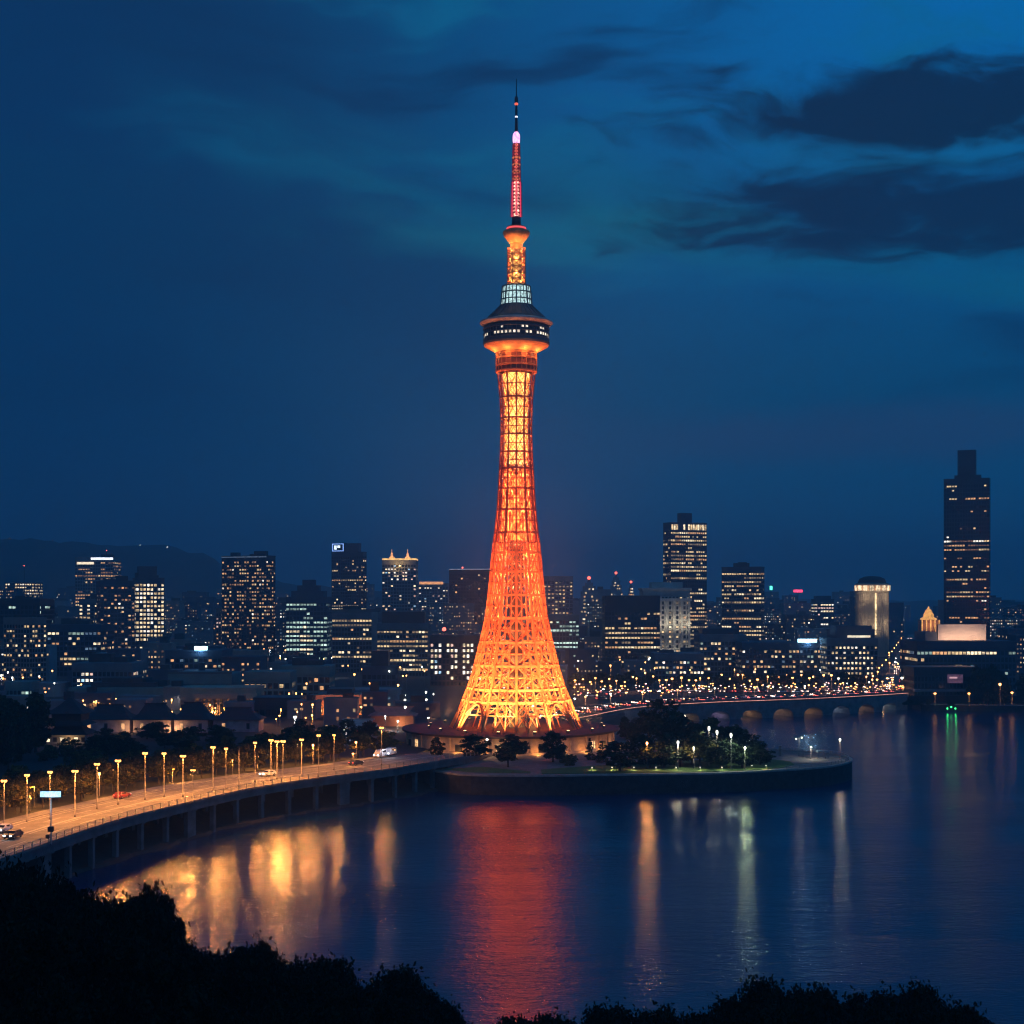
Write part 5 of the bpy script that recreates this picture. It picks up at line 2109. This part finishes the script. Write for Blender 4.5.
tower_block('hazy tower with a grid of small lit windows just past the tower shaft', 540, 573, 577, 1520, 'grey', 'warm', .55, seed=21, cw=4.6, fh=4.6, wh=.42, ww=.55, roof=None)
tower_block('mint white fully lit glass office behind the tower foot', 543, 579, 616, 1120, 'teal', 'mint', .93, 'rows', seed=22, ww=1.0, fh=3.8, slab=.22, roof=None)


# art deco spire
def deco(label, px, yt, D, w0, name='deco_tower'):
    z = Z(yt, D)
    o = thing(name, label, 'building', (P(px, D), D, GZ))
    TAKEN.append((P(px, D), D, w0 * .7))
    m = MB()
    Hh = z - GZ
    lv = [(0, 1.0), (.70, .86), (.80, .66), (.88, .42), (.93, .2)]
    for (a, f_), b in zip(lv, [q_[0] for q_ in lv[1:]] + [.95]):
        m.box(-w0 * f_ / 2, w0 * f_ / 2, -w0 * f_ / 2, w0 * f_ / 2, Hh * a, Hh * b)
    m.build('wall', FC['grey'], o)
    m = MB()
    m.lathe([(w0 * .08, Hh * .95), (.3, Hh)], 8)
    m.build('spire', M_dark, o)
    m = MB()
    m.ball(0, 0, Hh, 1.8)
    m.build('beacon', emis('roof_beacon_red', (1, .12, .08), 4.5), o)
    R = random.Random(px)
    for k in range(70):
        zz = R.uniform(.1, .86)
        f_ = [f2 for a, f2 in lv if a <= zz][-1]
        mt = pick(R, 'mixed')
        wo_ = link('window', UNIT[mt], o, (R.uniform(-.44, .44) * w0 * f_, -w0 * f_ / 2 - .04, round(zz * Hh / 3.8) * 3.8))
        wo_.scale = (1.8, .1, 1.7)


deco('tapered grey tower with setbacks and a red tipped spire', 589, 578, 1520, 19)
deco('far thin hazy tower with a red tip, taller of the small pair', 616, 573, 1950, 16)
deco('far thin hazy tower, shorter of the small pair', 631, 582, 2000, 9)
tower_block('black glass cube with rows of amber windows', 605, 660, 597, 1000, 'black', 'warm', .46, 'rows', seed=23, side=.0, fh=4.0, cw=2.8, margin=3, roof=None, ww=.8, wh=.4)


def classical(o, w, d, Hh, R):
    m = MB()
    for i in range(7):
        x = -w * .48 + w * .96 * i / 6
        m.box(x - .9, x + .9, -d / 2 - 1.0, -d / 2 - .14, 0, Hh * .86)
    m.build('columns', FC['pale'], o)
    m = MB()
    m.box(-w * .54, w * .54, -d / 2 - 1.6, d / 2, Hh * .86, Hh * .90)
    m.box(-w * .53, w * .53, -d / 2 - 1.2, d / 2, Hh + .9, Hh + 2.2)
    m.box(-w * .3, w * .36, -d / 3, d / 3, Hh + 2.2, Hh + 6.5)
    m.build('cornice', FC['pale'], o)
    for xf in (-.4, -.1, .2, .45):
        for zz in (.05, .55):
            lamp_light((o.location.x + xf * w, o.location.y - d / 2 - 7, o.location.z + Hh * zz), 2000, (1.0, .86, .62), .5, name='facade_lamp')


tower_block('floodlit pale stone building with tall columns and a heavy cornice', 643, 690, 591, 1090, 'pale', 'warm', .42, seed=24, fh=4.2, cw=3.4, extra=classical, roof=None, pier=.4, slab=.35)


def crown23(o, w, d, Hh, R):
    m = MB()
    m.box(-w * .16, w * .14, -d * .25, d * .25, Hh + .88, Hh + 9)
    m.build('roof_house', FC['navy'], o)
    for i in range(15):
        if i in (3, 4, 6):
            continue
        x = -w * .46 + w * .92 * i / 14
        wo_ = link('crown_window', UNIT['cream' if i % 2 else 'yellow'], o, (x, -d / 2 - .2, Hh - 3.0))
        wo_.scale = (1.6, .2, 4.5)


tower_block('tall dark skyscraper with lit letter like crown windows and a small roof house', 663, 707, 524, 1250, 'navy', 'warm', lambda u: .55 if u > .66 else (.4 if u > .4 else .6), 'rows', side=-.14, seed=25, fh=3.8, cw=2.6, ww=.8, extra=crown23, roof=None, margin=2)
tower_block('dark rounded office tower with gold bands of light on every other floor', 722, 764, 568, 1210, 'navy', 'warm', .46, 'rows', side=.12, seed=26, fh=4.0, cw=2.6, ww=1.0, wh=.4, roof='plant', margin=1,
            rows=lambda u, k, pr: .95 if u > .9 else (pr * 1.7 if k % 2 else pr * .7))
tower_block('small dark far tower with bright bands near its top', 815, 834, 600, 1420, 'navy', 'white', .3, 'rows', seed=27, rows=lambda u, k, pr: .8 if u > .7 else .15, extra=roofbox(-.4, .4, 4, 'navy'), roof=None)


# round floodlit tower
def round_tower():
    D = 1230.0
    w = 32 / F * D
    zt_ = Z(583, D)
    Hh = zt_ - GZ
    o = thing('round_tower', 'round beige floodlit tower with a ring of lamps on top and a bright vertical bar', 'building', (P(872, D), D, GZ))
    TAKEN.append((P(872, D), D, w * .7))
    m = MB()
    m.lathe([(w / 2, 0), (w / 2, Hh - 8), (w / 2 + .7, Hh - 7.8), (w / 2 + .7, Hh - 1), (w / 2 - 1.5, Hh)], 40, smooth=False)
    for i in range(40):
        a = 2 * pi * i / 40
        m.bar((w / 2 * cos(a), w / 2 * sin(a), 0), (w / 2 * cos(a), w / 2 * sin(a), Hh - 8), .5)
    m.build('wall', FC['tan'], o)
    m = MB()
    m.lathe([(w / 2 - 1.6, Hh), (w / 2 - 3, Hh + 3.5), (w / 2 - 7, Hh + 5.2), (1, Hh + 5.8)], 32)
    m.build('dome', M_rf, o)
    for i in range(26):
        a = pi + pi * i / 25
        wo_ = link('window', UNIT['cream' if i % 3 else 'orange'], o, ((w / 2 + .7) * cos(a), (w / 2 + .7) * sin(a), Hh - 4.2))
        wo_.scale = (1.3, 1.3, 4.2)
    m = MB()
    m.box(-.8, .4, -w / 2 - .6, -w / 2 - .3, Hh * .30, Hh * .86)
    m.build('light_bar', emis('bar_light', (1.0, .72, .36), 1.6, var=.7, scale=.25), o)
    for a in (-2.2, -1.57, -0.9):
        lamp_light((o.location.x + (w / 2 + 8) * cos(a), D + (w / 2 + 8) * sin(a), GZ + Hh * .42), 2600, (1.0, .80, .52), .5, name='facade_lamp')
        lamp_light((o.location.x + (w / 2 + 8) * cos(a), D + (w / 2 + 8) * sin(a), GZ + Hh * .8), 2600, (1.0, .80, .52), .5, name='facade_lamp')


round_tower()


# golden pagoda crowned block
def golden():
    D = 1160.0
    o = thing('golden_crown_building', 'block with a small golden illuminated pagoda shaped crown', 'building', (P(928.5, D), D, GZ))
    w = 17 / F * D
    zt_ = Z(632, D) - GZ
    TAKEN.append((P(928, D), D, w))
    m = MB()
    m.box(-w * .6, w * .6, -8, 8, 0, zt_)
    m.build('wall', FC['mid'], o)
    m = MB()
    m.box(-w / 2, w / 2, -6, 6, zt_, zt_ + 9.5)
    up_ = m.build('upper_wall', FC['rose'], o)
    M_g = emis('gold_trim_floodlit', (1.0, .46, .11), 1.1, var=.4, scale=.4)  # floodlit gold of strips and roof put in as emission
    for x in (-w / 2, -w / 4, 0, w / 4, w / 2):
        m = MB()
        m.box(x - .45, x + .45, -6.5, -6.05, zt_, zt_ + 9.4)
        m.build('light_strip', M_g, up_)
    m = MB()
    m.lathe([(w * .56, zt_ + 9.5), (w * .54, zt_ + 10.4), (w * .36, zt_ + 11.5), (w * .34, zt_ + 13.6), (w * .24, zt_ + 15.5), (w * .22, zt_ + 16.6), (w * .08, zt_ + 18), (.2, zt_ + 20)], 4, a0=pi / 4, smooth=False)
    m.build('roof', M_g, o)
    lamp_light((o.location.x, D - 12, GZ + zt_ + 6), 2500, (1.0, .5, .15), .5, name='crown_lamp')


golden()
tower_block('tallest black skyscraper with a slim box on its roof', 945, 989, 480, 1110, 'black', 'orange', .10, 'rows', side=.09, seed=28, fh=3.9, cw=2.5, wh=.36, ww=.8, margin=1, roof=None,
            rows=lambda u, k, pr: .75 if (k in (15, 16, 26, 27, 28)) else (.45 if k in (10, 19, 38) else pr * .6),
            extra=many(roofbox(-.20, .20, 22, 'black'), roofbox(-.27, .31, 3.5, 'black', 'roof_deck'), ))


def billboard(o, w, d, Hh, R):
    m = MB()
    x0, x1 = -w * .255, w * .245
    m.box(x0, x1, -d * .3, -d * .27, Hh + .95, Hh + 9.6)
    bb = m.build('billboard', M_dark, o)
    m = MB()
    m.box(x0 + .25, x1 - .25, -d * .3 - .12, -d * .3 - .01, Hh + 1.2, Hh + 9.4)
    m.build('billboard_face', mat('billboard_sheet', (.75, .62, .52), .7, scale=.05, var=.05), bb)
    for i in range(5):
        x = x0 + (x1 - x0) * (i + .5) / 5
        lamp_light((o.location.x + x, o.location.y - d * .3 - 5.5, o.location.z + Hh + 2.0), 1100, (1.0, .62, .40), .4, name='billboard_lamp')
    m = MB()
    for i in range(9):
        m.bar((x0 + (x1 - x0) * i / 8, -d * .26, Hh + .9), (x0 + (x1 - x0) * i / 8, -d * .1, Hh + 8), .3)
    m.build('billboard_frame', M_dark, bb)
    m = MB()
    m.box(-w * .38, -w * .26, -d * .3, d * .3, Hh + .9, Hh + 5.5)
    m.build('roof_house', FC['mid'], o)


tower_block('wide dark office block carrying a huge beige lit billboard on its roof', 917, 1016, 643, 765, 'navy', 'mixed', .26, 'rows', side=0, seed=29, fh=3.9, cw=2.6, ww=.85, wh=.42, roof=None, extra=billboard, depth=34)


# terrace block on the quay in front of it
def terrace(o, w, d, Hh, R):
    m = MB()
    m.box(-w * .52, w * .40, -d / 2 - 4, -d / 2 - .2, Hh * .34, Hh * .40)
    m.build('terrace_roof', FC['mid'], o)
    m = MB()
    m.box(w * .02, w * .26, -d / 2 - .5, -d / 2 - .14, Hh * .58, Hh * .84)
    sc_ = m.build('screen', emis('screen_light', (.35, .16, .28), .22, var=.5, scale=.5), o)
    m = MB()
    m.box(w * .05, w * .17, -d / 2 - .66, -d / 2 - .51, Hh * .72, Hh * .77)
    m.build('screen_line', emis('screen_line_light', (.9, .5, .55), .8), sc_)


tower_block('low dark quay building with a small pink screen and a row of lit terrace windows', 914, 978, 669, 722, 'black', 'white', .3, 'rows', seed=30, fh=3.6, cw=2.2, ww=.7, rows=lambda u, k, pr: .72 if u < .3 else (.06 if u < .8 else .1),
            extra=terrace, roof=None, depth=20, zb=2.6)
# front blocks across the water
tower_block('long low grey block below the dark skyscraper with the letter like crown', 655, 704, 655, 860, 'mid', 'mixed', .46, seed=31, fh=3.3, cw=2.6)
tower_block('dim grey brown office block with a black flat roof', 700, 746, 636, 900, 'mid', 'mixed', .42, seed=32, fh=3.4, cw=2.7, extra=roofbox(-.42, .38, 4.5, 'black'))


def blue_sign(x0f, x1f, z0, h, s_, c_=(.42, .80, 1.0)):
    def f(o, w, d, Hh, R):
        m = MB()
        m.box(x0f * w, x1f * w, -d * .45, -d * .45 + .5, Hh + z0, Hh + z0 + h)
        sb = m.build('sign_board', M_dark, o)
        m = MB()
        m.box(x0f * w + .2, x1f * w - .2, -d * .45 - .25, -d * .45 - .02, Hh + z0 + .2, Hh + z0 + h - .2)
        m.build('sign_face', emis('roof_sign_blue', c_, s_), sb)
        cxx = (x0f + x1f) / 2 * w
        lamp_light((o.location.x + cxx, o.location.y - d * .45 - 3.0, o.location.z + Hh + z0 + 1), 2200, (.25, .60, 1.0), .5, name='sign_glow')
    return f


tower_block('office block with a brilliant blue white sign on its roof, near the bridge', 742, 832, 644, 870, 'navy', 'mixed', .42, seed=33, fh=3.5, cw=2.8, extra=blue_sign(.12, .34, .2, 2.9, 6.0), roof=None, depth=26)
tower_block('broad office block with a regular grid of cream windows beside the boulevard', 827, 878, 640, 850, 'mid', 'bright', .70, seed=34, fh=3.4, cw=2.9, ww=.5, wh=.42, side=0, depth=24,
            extra=many(roofbox(-.3, .42, 8, 'navy'), band(1.4, 1.2, (1, .85, .6), 1.2, -.1, .35, 'top_band', .3)), roof=None)
tower_block('hazy slab at the edge of the view past the tallest skyscraper', 1008, 1040, 630, 1000, 'navy', 'mixed', .12, seed=36)

# ---- low front rank on the left
tower_block('low pale building with a long dark roof behind the hip roofed halls', 68, 168, 690, 640, 'teal', 'mixed', .34, seed=37, fh=3.6, cw=3.4, depth=22, extra=roofbox(-.3, .35, 3, 'black'))
tower_block('plain dark teal building with a flat black roof behind the classical hall', 168, 232, 676, 660, 'teal', 'white', .26, seed=38, fh=4.2, cw=4.0, depth=24, roof=None, extra=band(.9, .9, (.02, .03, .04), .02))
tower_block('pale green grey building with one bright row of windows', 244, 290, 674, 650, 'teal', 'warm', .10, seed=39, fh=4.0, cw=3.0, rows=lambda u, k, pr: .6 if .55 < u < .8 else .08, depth=20, roof=None)
tower_block('pale green annex with a bright lamp on its corner', 280, 330, 668, 690, 'teal', 'warm', .3, seed=40, fh=4.0, cw=3.2, depth=20, extra=beacon(-.2, .2, 'white', .9))
tower_block('low block with white windows behind the hip roofed halls, under the broad dark one', 72, 132, 665, 720, 'mid', 'white', .4, seed=41, fh=3.4, cw=2.6)
tower_block('block below the shining blue sign', 165, 222, 652, 800, 'navy', 'mixed', .36, seed=42, extra=blue_sign(.0, .24, -2.4 + 3.0, 2.6, 7.0))
tower_block('dim pinkish block at the foot of the broad orange windowed high rise', 222, 262, 652, 850, 'pink', 'orange', .36, seed=43)
tower_block('low glass pavilion with stacked bands of green white light', 5, 29, 684, 640, 'teal', 'mint', .85, 'rows', seed=44, fh=2.9, cw=2.2, ww=1.0, slab=.25, roof=None, depth=14)


def hall_colonnade(o, w, d, Hh, R):
    m = MB()
    for i in range(11):
        x = -w * .3 + w * .78 * i / 10
        m.lathe([(.55, .2), (.5, Hh * .66)], 8, x, -d / 2 - 1.2)
    m.build('columns', FC['tan'], o)
    m = MB()
    m.box(-w * .34, w * .52, -d / 2 - 2.0, -d / 2 - .14, Hh * .66, Hh * .88)
    m.build('entablature', FC['tan'], o)
    for i in range(5):
        lamp_light((o.location.x + (-.22 + .16 * i) * w, o.location.y - d / 2 - 2.6, o.location.z + Hh * .12), 1800, (1.0, .40, .10), .2, name='facade_lamp')


tower_block('classical hall with an orange lit colonnade behind the hip roofed roofs', 180, 256, 690, 600, 'tan', 'orange', .25, seed=45, fh=5.0, cw=4.0, roof=None, extra=hall_colonnade, depth=20)


def brick_lights(o, w, d, Hh, R):
    for i in range(6):
        lamp_light((o.location.x + (-.42 + .17 * i) * w, o.location.y - d / 2 - 2.6, o.location.z + Hh * .2), 1500, (1.0, .36, .09), .2, name='facade_lamp')
        m = MB()
        m.ball((-.42 + .17 * i) * w, -d / 2 - 1.2, 3.2, .5)
        m.build('wall_lamp', M_bulba, o)


tower_block('long low brick building lit by a row of orange wall lamps', 316, 366, 697, 600, 'rose', 'orange', .05, seed=46, fh=4.5, cw=4.0, roof=None, extra=many(brick_lights, roofbox(-.3, .2, 3.0, 'black')), depth=18)
tower_block('dark shed beside the long low brick building', 253, 300, 700, 590, 'black', 'white', .04, seed=47, fh=4.0, cw=3.0, depth=18, roof=None)


def gable(label, x0, x1, y_ridge, y_eave, y_foot, D, roofm, wallm, name='hip_roofed_hall', hip=.5, windows=2, lamp=None, group=None, lit='orange'):
    w = (x1 - x0) / F * D
    he, hr = Z(y_eave, D) - GZ, Z(y_ridge, D) - GZ
    d = 12.0
    o = thing(name, label, 'building', (P((x0 + x1) / 2, D), D + d / 2, GZ), 0, group)
    TAKEN.append((P((x0 + x1) / 2, D), D + d / 2, w * .6))
    m = MB()
    m.box(-w / 2 + .6, w / 2 - .6, -d / 2 + .6, d / 2 - .6, 0, he)
    m.build('wall', wallm, o)
    m = MB()
    e = .5
    a = [(-w / 2 - e, -d / 2 - e, he), (w / 2 + e, -d / 2 - e, he), (w / 2 + e, d / 2 + e, he), (-w / 2 - e, d / 2 + e, he)]
    r0, r1 = (-w / 2 * (1 - hip), 0, hr), (w / 2 * (1 - hip), 0, hr)
    m0 = [(-w * .36, -d * .26, he + (hr - he) * .40), (w * .36, -d * .26, he + (hr - he) * .40), (w * .36, d * .26, he + (hr - he) * .40), (-w * .36, d * .26, he + (hr - he) * .40)]
    for i in range(4):
        m.face([a[i], a[(i + 1) % 4], m0[(i + 1) % 4], m0[i]])
    m.face([m0[0], m0[1], r1, r0])
    m.face([m0[2], m0[3], r0, r1])
    m.face([m0[1], m0[2], r1])
    m.face([m0[3], m0[0], r0])
    m.face(a[::-1])
    m.bar((r0[0] - .3, 0, hr + .1), (r1[0] + .3, 0, hr + .1), .5)
    m.build('roof', roofm, o)
    for i in range(windows):
        x = -w / 2 + w * (i + .5) / windows
        m = MB()
        m.box(x - .55, x + .55, -d / 2 + .5, -d / 2 + .64, he * .25, he * .72)
        m.build('window', WIN[lit] if i % 2 == 0 else M_gl, o)
    if lamp:
        lamp_light((o.location.x + lamp * w, D - 1.6, GZ + he * .35), 600, (1.0, .5, .18), .2, name='wall_lamp_light')
    return o


M_tile = mat('dark_roof_tile', (0.028, 0.030, 0.040), .8, scale=1.0, bump=.4)
M_plas = mat('lilac_plaster', (0.30, 0.25, 0.28), .85, scale=.5)
gable('hall with a dark swept roof beside the pavilion, farthest from the tower', 80, 131, 706, 720, 737, 520, M_tile, M_plas, windows=3, lamp=.45)
gable('hall with a dark swept roof and warm corner lamp, second of the row', 131, 172, 705, 720, 737, 520, M_tile, M_plas, windows=2, lamp=.46)
gable('hall with a dark swept roof, next to the end one of the row', 172, 209, 704, 720, 736, 520, M_tile, M_plas, windows=2, lamp=-.4)
gable('low hall with a wide dark roof at the tower end of the row', 211, 260, 709, 720, 728, 522, M_tile, M_plas, windows=2)
pg_ = gable('pagoda roofed pavilion with two dark roofs and glowing ground floor windows', 44, 86, 722, 735, 757, 478, M_tile, mat('pavilion_plaster', (.20, .22, .24), .85), name='pavilion', windows=6, lit='cream', lamp=.1)
m = MB()
hp = Z(722, 478) - GZ
m.lathe([(9.5, hp - 1.2), (7.5, hp - .4), (6.6, hp + .2), (6.6, hp + 2.6)], 4, 0, 0, a0=pi / 4, smooth=False)
m.lathe([(9.2, hp + 2.6), (5.6, hp + 4.2), (2.6, hp + 6.0), (.6, hp + 7.4)], 4, 0, 0, a0=pi / 4, smooth=False)
m.build('upper_roof', M_tile, pg_)
gable('pink roofed shed lit orange, next to the podium', 369, 415, 708, 716, 737, 545, mat('rose_roof', (.30, .16, .14), .8), FC['rose'], name='pitched_roof_shed', hip=.12, windows=0, lamp=.2)
lamp_light((P(392, 540), 530, 10), 2200, (1.0, .35, .12), .3, name='wall_lamp_light')
gable('small teal roofed hut with a bright white lamp among the trees', 339, 374, 721, 728, 741, 505, mat('teal_roof', (.22, .36, .34), .7), FC['teal'], name='hut', hip=.1, windows=0)
garden_lamp(P(346, 492), 492, 6, 6.3, 'brilliant white lamp before the teal roofed hut', None, 'w', 3200, (.85, .95, 1.0), 2.2)
garden_lamp(P(295, 505), 505, 6, 7.2, 'white lamp alone among dark trees beyond the road bend', None, 'w', 1600, (.85, .95, 1.0), 1.8)

# floating signs: far masts with a red and a green panel
for px, py, w_, h_, c_, lab in ((798, 591, 9, 2.6, (1.0, .06, .14), 'red lit sign panel on a thin far mast above the low city'), (771, 588, 2.6, 4.2, (.10, .9, .6), 'small green lit sign panel on a thin far mast above the low city')):
    D = 1700.0
    o = thing('mast_sign', lab, 'sign', (P(px, D), D, GZ))
    zc = Z(py, D) - GZ
    m = MB()
    m.bar((0, 0, 0), (0, 0, zc), .5)
    m.build('mast', M_dark, o)
    m = MB()
    sx, sz = w_ / F * D / 2, h_ / F * D / 2
    m.box(-sx, sx, -.6, -.1, zc - sz, zc + sz)
    m.build('sign_panel', emis('mast_sign_%d' % (c_[0] * 9), c_, 3.0), o)
    lamp_light((P(px, D), D - 4, GZ + zc), 1500, c_, .5, name='sign_glow')

# ---- filler: the crowd of ordinary blocks between and behind
RF = random.Random(2024)
FILL_MATS = [FC['navy'], FC['mid'], FC['grey'], FC['pink'], M_gl, WIN['orange'], WIN['orange_dim'], WIN['yellow'], WIN['yellow_dim'], WIN['white'], WIN['mint_dim'], WIN['blue_dim'], M_rf]


def filler(m, x, y, w, d, h, wall, p, fh, cw, R, rotz=0.0):
    """one ordinary block in builder m, around its own origin"""
    m.box(x - w / 2, x + w / 2, y - d / 2, y + d / 2, 0, h, wall)
    m.box(x - w / 2 - .2, x + w / 2 + .2, y - d / 2 - .2, y + d / 2 + .2, h + .01, h + .9, wall)
    if R.random() < .7:
        a = R.uniform(.15, .35) * w
        xo = R.uniform(-.25, .25) * w
        m.box(x + xo - a / 2, x + xo + a / 2, y - d * .2, y + d * .2, h + .91, h + R.uniform(2.5, 5), 12)
    nf, nc = int(h / fh), max(1, int(w / cw))
    warm = R.random()
    for k in range(nf):
        z = (k + .5) * fh
        m.box(x - w / 2 - .06, x + w / 2 + .06, y - d / 2 - .06, y - d / 2 + .1, z + fh * .28, z + fh * .5, wall)
        for i in range(nc):
            if R.random() < p:
                cx = x - w / 2 + (i + .5) * w / nc
                u = R.random()
                mt = (5 if u < .3 else 6 if u < .6 else 7 if u < .8 else 8) if warm < .55 else (7 if u < .3 else 8 if u < .55 else 9 if u < .75 else 10 if u < .88 else 11)
                ww_ = R.uniform(.16, .30)
                m.box(cx - cw * ww_, cx + cw * ww_, y - d / 2 - .12, y - d / 2 - .02, z - fh * .2, z + fh * R.uniform(.05, .24), mt)


ZONES = [(-60, 70, 'ordinary dim block with scattered small lit windows around the pinkish grey apartment slab', 'ordinary blocks round the pinkish slab'),
         (70, 225, 'ordinary dim block with scattered small lit windows below the dark hill', 'ordinary blocks below the hill'),
         (225, 335, 'ordinary dim block with scattered lit windows between the broad high rise and stepped roof tower', 'ordinary blocks by the stepped roof tower'),
         (335, 450, 'ordinary dim block with scattered small lit windows around the gold crowned tower', 'ordinary blocks round the gold crowned tower'),
         (450, 600, 'ordinary dim block with scattered small lit windows seen past the legs of the lattice tower', 'ordinary blocks past the lattice tower'),
         (600, 720, 'ordinary dim block with scattered small lit windows around the floodlit stone building', 'ordinary blocks round the stone building'),
         (720, 850, 'ordinary dim block with scattered lit windows in the low city under the mast signs', 'ordinary blocks under the mast signs'),
         (850, 945, 'ordinary dim block with scattered small lit windows around the round floodlit tower', 'ordinary blocks round the round tower'),
         (945, 1100, 'ordinary dim block with scattered small lit windows past the tallest black skyscraper', 'ordinary blocks past the tallest skyscraper')]
VIS = [(643, 692, 654, 1090), (545, 580, 650, 1120), (332, 428, 688, 900), (286, 327, 662, 1060), (605, 660, 660, 1000), (4, 46, 684, 800), (132, 165, 638, 1190), (221, 276, 650, 1220), (722, 764, 640, 1210),
       (663, 707, 654, 1250), (430, 482, 704, 800), (855, 890, 628, 1230), (918, 940, 634, 1160), (945, 990, 640, 1110), (95, 136, 648, 1130), (331, 416, 612, 1400), (545, 573, 612, 1520)]
nfill = 0
for D0, ylo, yhi, wmin, wmax in ((1480, 596, 618, 18, 34), (1260, 606, 628, 18, 32), (1080, 616, 640, 17, 30), (940, 630, 652, 16, 30), (835, 644, 664, 15, 28), (745, 658, 676, 14, 26), (665, 676, 690, 12, 24), (612, 686, 699, 9, 18), (562, 694, 705, 8, 15)):
    px = -40.0
    while px < 1064:
        D = D0 + RF.uniform(-45, 45)
        w = RF.uniform(wmin, wmax)
        wpx = w / D * F
        c = px + wpx / 2
        x = P(c, D)
        px += wpx + RF.uniform(0, 9)
        d = RF.uniform(12, 20) if D0 > 640 else RF.uniform(7, 11)
        if D < 700 and c > 425:
            continue
        if D < 830 and c > 560:
            continue
        if abs((x - B0.x) * nb.x + (D - B0.y) * nb.y) < 15 + w / 2:
            continue
        if any(hypot(x - a, D + d / 2 - b) < r + w * .5 for a, b, r in TAKEN):
            continue
        yt = RF.uniform(ylo, yhi) - (RF.random() < .12) * 12
        for va, vb, vy_, vd in VIS:
            if D < vd and c + wpx / 2 > va and c - wpx / 2 < vb:
                yt = max(yt, vy_ + RF.uniform(0, 4))
        h = Z(yt, D) - GZ
        if h < 3.5:
            continue
        m = MB()
        filler(m, 0, 0, w, d, h, RF.choice((0, 0, 1, 1, 2, 3)), RF.uniform(.22, .6), RF.uniform(2.4, 3.0), RF.uniform(1.7, 2.4), RF)
        o = m.build('city_block', FILL_MATS)
        o.location = (x, D + d / 2, GZ)
        o.rotation_euler = (0, 0, RF.uniform(-.12, .12))
        zn = [z_ for z_ in ZONES if z_[0] <= c < z_[1]]
        zn = zn[0] if zn else ZONES[-1]
        tag(o, zn[2], 'building', zn[3])
        nfill += 1
print('filler blocks', nfill, 'window parts', NWIN[0])
# far mass
m = MB()
for i in range(900):
    D = RF.uniform(1650, 3300)
    px = RF.uniform(-60, 1090)
    x = P(px, D)
    if abs((x - B0.x) * nb.x + (D - B0.y) * nb.y) < 30:
        continue
    if any(hypot(x - a, D - b) < r + 22 for a, b, r in TAKEN):
        continue
    yt = RF.uniform(598, 616) if px < 700 else RF.uniform(602, 618)
    if RF.random() < .06:
        yt -= RF.uniform(5, 16)
    w = RF.uniform(18, 40)
    filler(m, x, D, w, 18, max(5, Z(yt, D) - GZ), RF.choice((0, 0, 1, 2)), RF.uniform(.10, .30), 4.0, 4.2, RF)
fo = m.build('distant_city', FILL_MATS, None, (0, 0, GZ))
tag(fo, 'far hazy mass of small lit buildings reaching to the hills', 'city', kind='stuff')
# lights on the ridge of the hill
m = MB()
for i, p in enumerate(RIDGE):
    if RF.random() < .62 and -1250 < p.x < -620:
        m.ball(p.x + RF.uniform(-8, 8), p.y - 8, p.z + RF.uniform(-1, 4), RF.uniform(1.2, 2.2), 6, 0 if RF.random() < .7 else 1)
for i in range(240):
    px, D = RF.uniform(-20, 300), RF.uniform(3000, 3350)
    m.ball(P(px, D), D, RF.uniform(9, 55) if px < 220 else RF.uniform(9, 35), RF.uniform(.9, 1.7), 6, 0 if RF.random() < .6 else 1)
tag(m.build('hillside_lights', [WIN['orange'], WIN['white']]), 'string of tiny lights along the crest and foot of the dark hill', 'lights', kind='stuff')
# street lamps through the city
k_ = 0
for i in range(330):
    px = RF.uniform(0, 1020)
    D = RF.uniform(600, 1250) if px < 430 else RF.uniform(830, 1250)
    x = P(px, D)
    if any(hypot(x - a, D - b) < r for a, b, r in TAKEN):
        continue
    c_ = RF.random()
    garden_lamp(x, D, 6.0, RF.uniform(7, 9), 'lamp glowing in the streets between the city blocks', 'street lamps between the city blocks', 'a' if c_ < .6 else 'w', 1700 if k_ % 3 == 0 else 0, SOD if c_ < .6 else (.85, .95, 1.0), RF.uniform(.8, 1.7), 'street_light')
    k_ += 1

for i in range(120):
    px = RF.uniform(10, 440)
    D = RF.uniform(528, 660)
    x = P(px, D)
    if any(hypot(x - a, D - b) < r * .9 for a, b, r in TAKEN) or hypot(x - TX, D - TY) < 40:
        continue
    if px > 372:
        garden_lamp(x, D, 6.0, RF.uniform(3, 8), 'cold white lamp in the bright yard beside the foot of the lattice tower', 'cold lamps by the tower foot', 'w', 700 if i % 4 == 0 else 0, (.75, .95, 1.0), RF.uniform(.7, 1.4), 'yard_lamp')
    else:
        garden_lamp(x, D, 6.0, RF.uniform(3, 8), 'amber lamp in the lanes between the low halls and the blocks behind', 'lamps in the lanes behind the halls', 'a', 2000 if i % 2 == 0 else 0, SOD, RF.uniform(.6, 1.2), 'lane_lamp')
